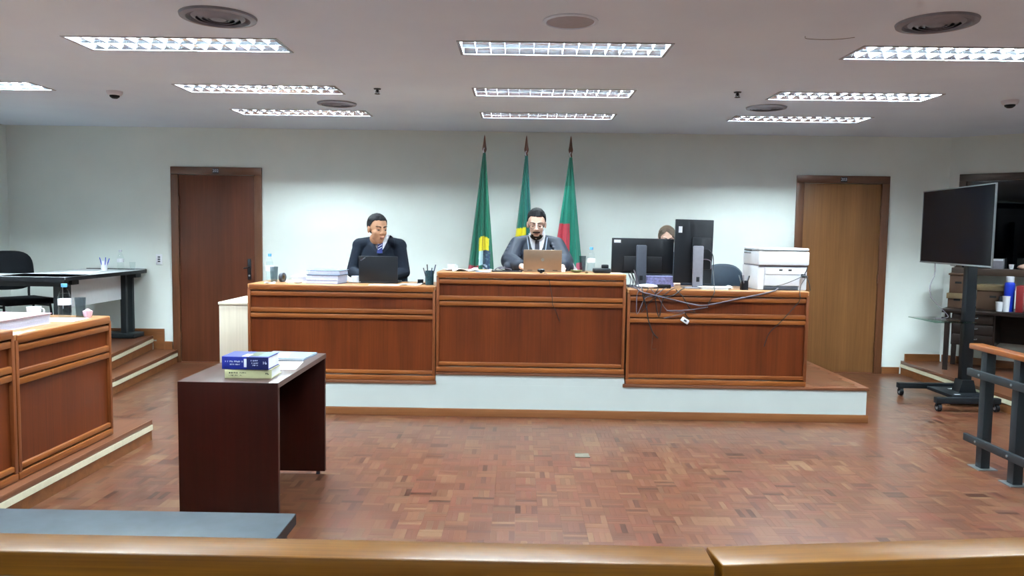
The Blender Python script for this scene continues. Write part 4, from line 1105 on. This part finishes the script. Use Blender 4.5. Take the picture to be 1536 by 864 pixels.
# printer
t = thing('printer', 'white office printer seen from behind at the right end of the bench', 'printer', (2.155, 6.43, RZ))
w2, d0, d1 = .203, -.22, .23
MB().box(-w2, d0 + .02, .0, w2, d1, .195, bevel=.010).obj('body', 'white', t)
MB().box(-w2 - .004, d0 - .012, .205, w2 + .004, d1 - .03, .318, bevel=.012).obj('scanner_unit', 'white', t)
bx('scanner_lid', 'white', t, -w2, d0 - .008, .324, w2, d1 - .035, .345, bevel=.008)
bx('lid_gap', 'black', t, -w2 + .05, d0 + .0, .316, w2 - .02, d1 - .06, .326)
bx('shadow_neck', 'grey_light', t, -w2 + .008, d0 + .01, .19, w2 - .008, d1 - .02, .21)  # grey colour stands in for the shade under the scanner overhang
p = bx('rear_door', 'off_white', t, -w2 + .055, d0 + .008, .036, w2 - .06, d0 + .024, .186, bevel=.004)
bx('door_lip', 'white', p, -w2 + .06, d0 + .000, .130, w2 - .065, d0 + .012, .184, bevel=.004)
for x in (-.02, .055): bx('port', 'black', t, x - .013, d0 - .004, .160, x + .013, d0 + .004, .172)
bx('paper_tray', 'grey_plastic', t, -w2 + .055, d0 + .004, .002, w2 - .075, d0 + .022, .032, bevel=.002)
for z in (.300, .322): bx('vent_slot', 'black', t, -w2 - .008, -.02, z - .004, -w2 + .002, .16, z + .004)
bx('button', 'grey_plastic', t, -w2 - .002, .15, .26, -w2 + .002, .17, .268)
bx('power_socket', 'black', t, w2 - .05, d0 + .004, .110, w2 - .015, d0 + .024, .135, bevel=.002)
# ---- cables of the right bench
def cable(label, pts, r=.0035, mat='cable', group=None):
    return tag(MB().tube(pts, r, 6).obj('hanging_cable', mat, None), label, 'cable', group)
FY = 6.078
cable('long grey cable sagging across the front of the right bench', [(.92, 6.20, RZ + .01), (.95, 6.10, RZ + .006), (1.00, FY, 1.035), (1.19, FY, .992), (1.40, FY, .945), (1.51, FY, .941), (1.77, FY, .998), (1.95, FY, 1.038), (2.05, 6.085, RZ + .006), (2.10, 6.16, RZ + .02)], .0055, 'cable_grey')
cable('thick dark cable hanging lowest down the right bench front', [(.97, 6.18, RZ + .012), (.99, 6.10, RZ + .010), (1.00, FY, 1.0), (1.03, FY, .91), (1.047, FY + .01, .815), (1.088, FY + .014, .71), (1.13, FY + .015, .666)], .0055)
cable('thin looped cable end below the thick dark cable', [(1.088, FY + .012, .70), (1.083, FY + .016, .63), (1.08, FY + .016, .585), (1.10, FY + .016, .575), (1.12, FY + .016, .58)], .003, 'cardboard')
cable('dark cable dropping from the upright monitor port', [(1.535, 6.335, 1.385), (1.565, 6.30, 1.38), (1.588, 6.24, 1.33), (1.585, 6.20, 1.20), (1.575, 6.12, RZ + .02), (1.566, FY, 1.04), (1.54, FY, .985), (1.505, FY, .92)], .004)
cable('short grey cable bowing over the upright monitor', [(1.52, 6.335, 1.30), (1.56, 6.30, 1.298), (1.592, 6.32, 1.28), (1.60, 6.345, 1.22)], .0035, 'cable_grey')
cable('dark printer cable falling over the right end of the bench', [(2.325, 6.20, RZ + .125), (2.32, 6.16, RZ + .11), (2.27, 6.12, RZ + .05), (2.25, 6.082, RZ - .01), (2.25, FY, .99), (2.17, FY, .89), (2.10, FY, .81), (2.02, FY + .012, .72), (1.985, FY + .015, .61)], .0032)
cable('dark printer cable running left from the knot behind the printer', [(2.32, 6.195, RZ + .13), (2.26, 6.17, RZ + .10), (2.15, 6.16, RZ + .055), (2.06, 6.17, RZ + .030)], .003)
cable('dark cable running down the printer right side', [(2.345, 6.19, RZ + .20), (2.335, 6.185, RZ + .165), (2.325, 6.19, RZ + .13), (2.35, 6.17, RZ + .08), (2.362, 6.16, RZ + .006)], .004)
o = crumple('dark knot of bundled cable at the printer back', (2.322, 6.185, RZ + .105), .022, 6, 'black'); o.name = 'cable_knot'; o['category'] = 'cable'
rng = random.Random(11)
for k, lab in enumerate(('tangled cable leftmost of the heap at the end of the right bench', 'tangled cable second from the left in the heap', 'tangled cable rising beside the landscape monitor stand',
                         'tangled cable looping under the white oval network box', 'tangled cable drooping just right of the centre bench post', 'tangled grey cable looping over the bench edge below the monitor', 'tangled cable crossing the moulding above the white adapter', 'tangled cable hanging beside the white adapter', 'short stiff cable crossing the mouldings above the white adapter')):
    g = k >= 3
    if k < 3:
        x = .905 + .022 * k
        pts = [(x, 6.22, RZ + .006), (x + .01, 6.20, RZ + .06), (x - .012, 6.19, RZ + .12 + .015 * k), (x + .02, 6.21, RZ + .07), (x + .03, 6.18, RZ + .02), (x + .05, 6.15, RZ + .006)]
    elif k < 6:
        x = (1.02, .955, 1.10)[k - 3]
        pts = [(x, 6.16, RZ + .008), (x + .02, 6.09, RZ + .008), (x - .005, FY, RZ - .05), (x + .03 * (k - 4), FY, RZ - .12 - .02 * k), (x + .06, FY, RZ - .07), (x + .14, FY, RZ - .045), (x + .20, 6.083, RZ + .002), (x + .24, 6.14, RZ + .01)]
    elif k < 8:
        x = (1.12, 1.32)[k - 6]
        pts = [(x - .06, 6.085, RZ + .004), (x, FY, 1.0), (x + .05, FY, .92), (x + .10, FY, .885), (x + .20 * (7 - k) + .02, FY - .004, .88), (x + .05, FY, .83)]
    else:
        pts = [(1.19, FY, .892), (1.30, FY - .004, .895), (1.40, FY, .905), (1.52, FY, .925)]
    cable(lab, pts, .0030 + .0008 * (k % 3), 'cable' if k % 2 else 'cable_grey')
t = thing('plug_adapter', 'small white plug adapter dangling on the right bench front', 'adapter', (1.338, 6.072, .815))
bx('case', 'white', t, -.032, -.012, -.018, .032, .012, .018, bevel=.005, mx=Matrix.Rotation(R(32), 4, 'Y'))
bx('socket_mark', 'grey_plastic', t, -.012, -.0135, -.007, .012, -.011, .007, mx=Matrix.Rotation(R(32), 4, 'Y'))

# ---- side bench on the left
bundle('thick document bundle with pink cover on the side bench', (-2.94, 4.23, SZ + .0), .34, .42, .062, R(-2), 'pink')
cup('white coffee cup on a saucer behind the pink documents', (-3.04, 4.72, SZ), 1.15)
bottle('water bottle with bright blue cap on the left side bench', (-2.845, 4.72, SZ), .215, .037)
glass('tall drinking glass right of the bottle on the side bench', (-2.775, 4.77, SZ), .125, .033)
t = thing('sugar_bowl', 'small pale pink ruffled cup at the far end of the side bench', 'cup', (-2.715, 4.745, SZ))
MB().lathe([(.018, 0), (.024, .012), (.028, .036), (.022, .038), (.018, .012), (.0004, .01)], n=20).obj('bowl', 'pink', t)
MB().lathe([(.026, .034), (.030, .042), (.016, .048), (.006, .056), (.0004, .058)], n=9).obj('frilled_lid', 'pink', t)
sheet('white paper sheet under the bottle on the side bench', (-2.80, 4.60, SZ), .24, .21, .1, th=.002)
# ---- books and papers on the dark table
TZ = .745
def book(label, loc, w, d, h, rz, cover, spine2=None, lines=()):
    t = thing('thick_book', label, 'book', loc, rz)
    bx('pages', 'paper', t, -w / 2 + .004, -d / 2 + .006, .004, w / 2 - .004, d / 2 - .005, h - .004)
    bx('cover_bottom', cover, t, -w / 2, -d / 2, 0, w / 2, d / 2, .004); bx('cover_top', cover, t, -w / 2, -d / 2, h - .004, w / 2, d / 2, h)
    s = bx('spine', cover, t, -w / 2, -d / 2 - .002, 0, w / 2, -d / 2 + .005, h, bevel=.002)
    return t, s
def scribble(name, parent, mat, x0, z0, w, hgt, y, seed):
    # rows of small printed letters, too small in the photograph to read
    m = MB(); rng = random.Random(seed); x = x0
    while x < x0 + w:
        cw = rng.uniform(.5, .9) * hgt
        if rng.random() > .16:
            m.box(x, y - .0004, z0, x + cw * .28, y, z0 + hgt); m.box(x, y - .0004, z0 + hgt * rng.choice((0, .4, .8)), x + cw * .8, y, z0 + hgt * rng.choice((1, .6)) )
        x += cw * 1.05
    return m.obj(name, mat, parent, smooth=False)
t, s = book('thick pale yellow book, lower of the two on the dark table', (-1.352, 3.845, TZ + .0), .235, .165, .046, R(1), 'yellow_book')
scribble('spine_lettering', s, 'ink_dark', -.095, .024, .085, .008, -.085, 2); scribble('spine_lettering', s, 'ink_dark', -.095, .012, .06, .006, -.085, 3); scribble('spine_lettering', s, 'ink_dark', .075, .020, .025, .009, -.085, 4)
t, s = book('thick blue and navy book lying on top of the yellow book', (-1.362, 3.84, TZ + .046), .235, .165, .064, R(-1), 'blue_book')
bx('navy_half', 'navy_book', t, .008, -.0855, .001, .1165, -.083, .063)
bx('cover_picture', 'green_dish', t, .0, -.06, .0640, .085, .075, .0646); bx('cover_picture', 'folder_blue', t, .06, -.06, .0640, .112, .078, .0648)
bx('white_label', 'white', t, -.005, -.0868, .012, .008, -.085, .054)
bx('cover_flash', 'white', t, -.02, -.074, .0640, .012, .0, .0650)
scribble('spine_lettering', s, 'ink', -.100, .036, .088, .008, -.0855, 6); scribble('spine_lettering', s, 'ink', -.085, .022, .06, .006, -.0855, 7)
scribble('spine_lettering', s, 'ink', .030, .042, .04, .007, -.0865, 8); scribble('spine_lettering', s, 'ink', .034, .030, .034, .006, -.0865, 9); scribble('spine_lettering', s, 'ink', .038, .019, .028, .006, -.0865, 10); scribble('spine_lettering', s, 'ink', .092, .028, .016, .014, -.0865, 11)
bundle('flat blue-grey printed booklet at the far end of the dark table', (-1.355, 4.43, TZ), .27, .24, .012, R(-4), 'folder_blue', 'paper', .002)
sheet('white sheet lying on the blue-grey booklet', (-1.40, 4.39, TZ + .0125), .13, .15, .2, th=.002)
sheet('white paper sheet behind the two thick books on the dark table', (-1.30, 4.13, TZ), .20, .25, .12, th=.002)

# ================================================================== LEFT CORNER
t = thing('corner_desk', 'white topped office desk with black legs on the left platform', 'desk', (-4.45, 7.58, .30))
bx('desktop', 'laminate', t, -.32, -.74, .712, .34, .76, .738, bevel=.003)
bx('edge_band', 'black', t, .338, -.74, .700, .346, .76, .736); bx('edge_band', 'black', t, -.32, .752, .700, .34, .765, .745)
bx('desktop_wing', 'laminate', t, -1.19, -.76, .712, .34, -.30, .738, bevel=.003)
bx('edge_band', 'black', t, -1.19, -.768, .698, .346, -.758, .737)
bx('modesty_panel', 'laminate', t, .13, -.52, .42, .148, .60, .695)
bx('apron_beam', 'black', t, -1.1, -.68, .645, .30, -.62, .70)
for y, yy in ((.58, .72), (-.60, -.46)):
    MB().box(.14, y, .02, .20, y + .04, .70).box(.14, yy, .02, .20, yy + .04, .70).box(-.16, y - .04, 0, .30, yy + .05, .05, bevel=.006).box(-.2, y + .03, .655, .30, yy, .70).obj('leg', 'black_metal', t)
m = MB().box(-1.12, -.66, .02, -1.06, -.60, .70).box(-1.14, -.70, 0, -1.04, -.36, .04, bevel=.006); m.obj('leg', 'black_metal', t)
p = pen_holder('white cup of blue pens on the corner desk', (-4.40, 8.02, 1.038), .032, .10, 'white', 5, seed=3, cols=('blue', 'blue', 'dark_blue'))
bottle('clear empty bottle without label beside the white pen cup', (-4.33, 8.22, 1.038), .215, .034, 'off_white', .1)
t = thing('plastic_cup', 'small translucent plastic cup at the right end of the corner desk', 'cup', (-4.19, 8.20, 1.038))
MB().lathe([(.024, 0), (.032, .085), (.030, .085), (.022, .003), (.0004, .003)], n=20).obj('cup_body', 'glass', t)
sheet('white papers spread on the corner desk', (-4.38, 7.55, 1.038), .30, .42, .1, curl=.004)
t = thing('visitor_chair', 'black fabric visitor chair behind the desk at the left edge', 'chair', (-5.0, 7.55, .30), R(56))
b = MB(); rounded_pad(b, .24, .20, .035, Matrix.Translation((0, .24, .745)) @ Matrix.Rotation(R(-8), 4, 'X'))
b.obj('backrest', 'black_soft', t)
bx('seat', 'black_soft', t, -.24, -.26, .42, .24, .22, .48, bevel=.028, seg=3)
for s in (-1, 1):
    MB().tube([(s * .20, .25, .70), (s * .20, .27, .46), (s * .21, .20, .40), (s * .21, -.16, .40)], .012, 8).obj('side_frame', 'black_metal', t)
    MB().cyl((s * .21, .20, .42), (s * .23, .25, 0), .011, n=10).obj('leg', 'black_metal', t)
    MB().cyl((s * .21, -.16, .42), (s * .23, -.22, 0), .011, n=10).obj('leg', 'black_metal', t)
def outlet(label, x, z, n):
    t = thing('wall_outlet', label, 'outlet', (x, 8.4, z))
    bx('plate', 'white', t, -.036, -.008, -.058, .036, 0, .058, bevel=.003)
    for k in range(n): bx('socket', 'grey_plastic', t, -.014, -.0095, -.030 + k * .024, .014, -.007, -.014 + k * .024, bevel=.002)
outlet('white wall switch plate left of the brown door', -3.992, 1.149, 3)
outlet('white power outlet near the floor left of the brown door', -3.982, .290, 2)

# ================================================================== RIGHT CORNER
t = thing('television_stand', 'black wheeled television stand on the parquet by the right platform', 'tv stand', (4.10, 6.93, 0))
bx('column', 'stand_metal', t, -.045, -.035, .10, .045, .035, 1.72, bevel=.006)
MB().prism([(-.085, .08), (.085, .08), (.05, .22), (-.05, .22)], -.06, .06, Matrix(((1, 0, 0, 0), (0, 0, 1, 0), (0, 1, 0, 0), (0, 0, 0, 1)))).obj('column_foot', 'stand_metal', t)
bx('base_plate', 'stand_metal', t, -.21, -.20, .075, .12, .24, .105, bevel=.004)
for q, (y, y2) in enumerate(((.30, .18), (-.36, -.20))):
    m = MB().box(-.455, y - .03, .072, .10, y + .03, .122, bevel=.004)
    m.obj('base_arm', 'stand_metal', t)
    for x in (-.425, .075):
        c = MB().cyl((x - .014, y, .036), (x + .014, y, .036), .035, n=20).obj('caster', 'black', t)
        MB().cyl((x - .017, y, .036), (x + .017, y, .036), .018, n=14).obj('hub', 'silver', c)
        bx('fork', 'stand_metal', c, x - .020, y - .012, .04, x + .020, y + .012, .074)
for x, y in ((-.14, -.14), (-.05, .12), (.05, .15)): bx('white_tag', 'white', t, x - .025, y - .012, .105, x + .025, y + .012, .1065)
sh_ = bx('glass_shelf', 'shelf_glass', t, -.44, -.27, .762, -.07, .20, .770, bevel=.002)
m = MB().tube([(-.05, 0, .74), (-.18, .02, .755), (-.30, .12, .758)], .008, 6).tube([(-.05, 0, .74), (-.18, -.06, .755), (-.30, -.20, .758)], .008, 6); m.obj('shelf_bracket', 'stand_metal', t)
bx('mount_plate', 'stand_metal', t, -.09, -.20, 1.40, -.045, .20, 1.80, bevel=.004)
tv = thing('television', 'large flat black television with thin silver frame on the wheeled stand', 'television', (3.945, 6.95, 1.615), R(-94.0))
# screen faces local -y
w, h = 1.30, .70
bx('back_shell', 'black', tv, -w / 2 + .10, .010, -h / 2 + .08, w / 2 - .10, .045, h / 2 - .08, bevel=.008)
MB().box(-w / 2, -.004, -h / 2, w / 2, .010, -h / 2 + .014, bevel=.002).box(-w / 2, -.004, h / 2 - .010, w / 2, .010, h / 2, bevel=.002).box(-w / 2, -.004, -h / 2, -w / 2 + .010, .010, h / 2, bevel=.002).box(w / 2 - .010, -.004, -h / 2, w / 2, .010, h / 2, bevel=.002).obj('frame', 'silver', tv)
bx('screen', 'screen', tv, -w / 2 + .008, -.001, -h / 2 + .012, w / 2 - .008, .009, h / 2 - .008)
bx('sensor_bump', 'silver', tv, -.04, -.002, -h / 2 - .012, .04, .012, -h / 2, bevel=.003)
cable('thin grey cable hanging from the television to the glass shelf', [(3.95, 7.25, 1.27), (3.95, 7.25, 1.16), (3.90, 7.22, 1.06), (3.88, 7.16, .95), (3.93, 7.08, .86), (3.97, 7.02, .79), (3.90, 6.95, .776), (3.80, 6.92, .775)], .004, 'cable_grey')
# desk with drawers along the slanted wall
RB = .15
dk = thing('writing_desk', 'dark wooden desk with drawers under the dark window', 'desk', AR + Vector((0, 0, RB)), RZR)
bx('desktop', 'dark_wood', dk, .10, -.62, .595, 1.75, -.06, .635, bevel=.004)
for x, y in ((.15, -.58), (.15, -.12), (1.70, -.58), (1.70, -.12)): bx('leg', 'dark_wood', dk, x - .022, y - .022, 0, x + .022, y + .022, .596)
bx('leg', 'dark_wood', dk, .36, -.58, 0, .395, -.545, .596)
bx('drawer_case', 'dark_wood', dk, .19, -.58, .27, .57, -.09, .597)
for z in (.285, .392, .499):
    d_ = bx('drawer', 'dark_wood', dk, .205, -.594, z, .555, -.575, z + .094, bevel=.003)
    MB().tube([(.34, -.594, z + .06), (.345, -.61, z + .055), (.415, -.61, z + .055), (.42, -.594, z + .06)], .004, 6).obj('handle', 'silver', d_)
bx('back_panel', 'dark_wood', dk, .17, -.10, .27, 1.70, -.08, .597)
DZ = RB + .635
def carton(label, s, o, w, d, h, z, rz=0, flap=True, mat='cardboard'):
    t = thing('cardboard_box', label, 'box', along(s, o, z), RZR + rz)
    bx('box_body', mat, t, -w / 2, -d / 2, 0, w / 2, d / 2, h, bevel=.003)
    bx('box_lid', 'cardboard_light' if flap else mat, t, -w / 2 - .012, -d / 2 - .012, h - (.05 if flap else .012), w / 2 + .012, d / 2 + .012, h + .006, bevel=.003)
    bx('hand_hole', 'black', t, -.03, -d / 2 - .001, h * .5, .03, -d / 2 + .004, h * .5 + .022, bevel=.0)
    return t
carton('brown box at the bottom of the stack left of the stand column', .20, .30, .17, .22, .145, DZ, 0, True)
carton('brown box on top of the stack left of the stand column', .20, .30, .16, .21, .20, DZ + .152, .03, False)
carton('wide brown box with a pale lid between the stand and the blue bottle', .52, .27, .29, .25, .245, DZ, -.03, True)
t = thing('thermos_bottle', 'tall bright blue bottle with white cap on the dark desk', 'bottle', along(.660, .45, DZ))
MB().lathe([(.044, 0), (.046, .01), (.046, .27), (.042, .285), (.030, .295)], n=26).obj('bottle_body', 'blue', t)
MB().lathe([(.034, .293), (.036, .30), (.036, .345), (.032, .35), (.0004, .35)], n=22).obj('cap', 'off_white', t)
def pcup(label, s, o, r, h, mat):
    t = thing('plastic_cup', label, 'cup', along(s, o, DZ))
    MB().lathe([(.0004, 0), (r * .8, 0), (r, h), (r - .003, h), (r * .78, .004), (.0004, .004)], n=20).obj('cup_body', mat, t)
    MB().lathe([(r + .002, h - .004), (r + .002, h), (r - .003, h)], n=20).obj('rim', mat, t)
pcup('short white plastic cup in front of the blue bottle', .59, .53, .033, .095, 'white')
pcup('tall white plastic cup touching the blue bottle', .645, .515, .034, .155, 'white')
pcup('dark grey cup behind the two white plastic cups', .60, .44, .030, .145, 'grey_plastic')
t = thing('ring_binder', 'dark red binder standing at the right picture edge on the desk', 'binder', along(.755, .42, DZ), RZR)
bx('cover', 'red', t, -.03, -.12, 0, .03, .12, .26, bevel=.003); bx('spine_label', 'white', t, -.0315, -.10, .05, -.0295, -.07, .20)
# things on the window sill
SILL = WZ0 + .075
t = thing('small_box', 'pale blue-grey cardboard box on the window sill beside the television', 'box', along(.50, .045, SILL), RZR)
bx('carton', 'grey_light', t, -.055, -.06, 0, .055, .06, .105, bevel=.002); bx('carton_flap', 'off_white', t, -.055, -.061, .085, .055, -.058, .104)
t = thing('sill_cup', 'small white cup on the window sill right of the pale box', 'cup', along(.625, .06, SILL))
MB().lathe([(.018, 0), (.024, .05), (.022, .05), (.016, .004), (.0004, .004)], n=18).obj('cup_body', 'white', t)
o = crumple('beige crumpled cloth on the window sill at the right edge', along(.73, .05, SILL), .05, 12, 'skin_pale'); o.name = 'cleaning_cloth'; o['category'] = 'cloth'
# computer tower and chair under the desk
t = thing('computer_tower', 'black computer tower under the dark desk, behind the side railing', 'computer', along(.98, .62, RB), RZR)
bx('case', 'black', t, -.10, -.20, 0, .10, .20, .36, bevel=.004); bx('front_panel', 'grey_plastic', t, -.09, -.206, .02, .09, -.198, .34)
for x in (-.05, .03): bx('white_label', 'white', t, x - .02, -.209, .05, x + .025, -.205, .075)
chair('black office chair pushed up to the dark desk at the right edge', (5.35, 6.95, RB), R(170))
# metal floor box cover
t = thing('floor_socket_plate', 'small square metal plate set in the parquet floor', 'floor plate', (.447, 5.05, .0005))
bx('cover', 'brass', t, -.047, -.047, 0, .047, .047, .003, bevel=.001); bx('hinge_edge', 'brass', t, -.05, -.053, 0, .05, -.047, .0045, bevel=.001)
# pens get their own labels
for k, (p, hl) in enumerate(PENS):
    where = 'dark green tin' if 'green' in hl else ('square black holder' if 'square' in hl else 'white cup on the corner desk')
    kk = sum(1 for q in PENS[:k] if q[1] == hl)
    mat = p.data.materials[0].name
    p['label'] = '%s pen, %s round the rim of the %s' % (mat.split()[0], ('first', 'second', 'third', 'fourth', 'fifth')[kk], where); p['group'] = 'pens in the ' + where
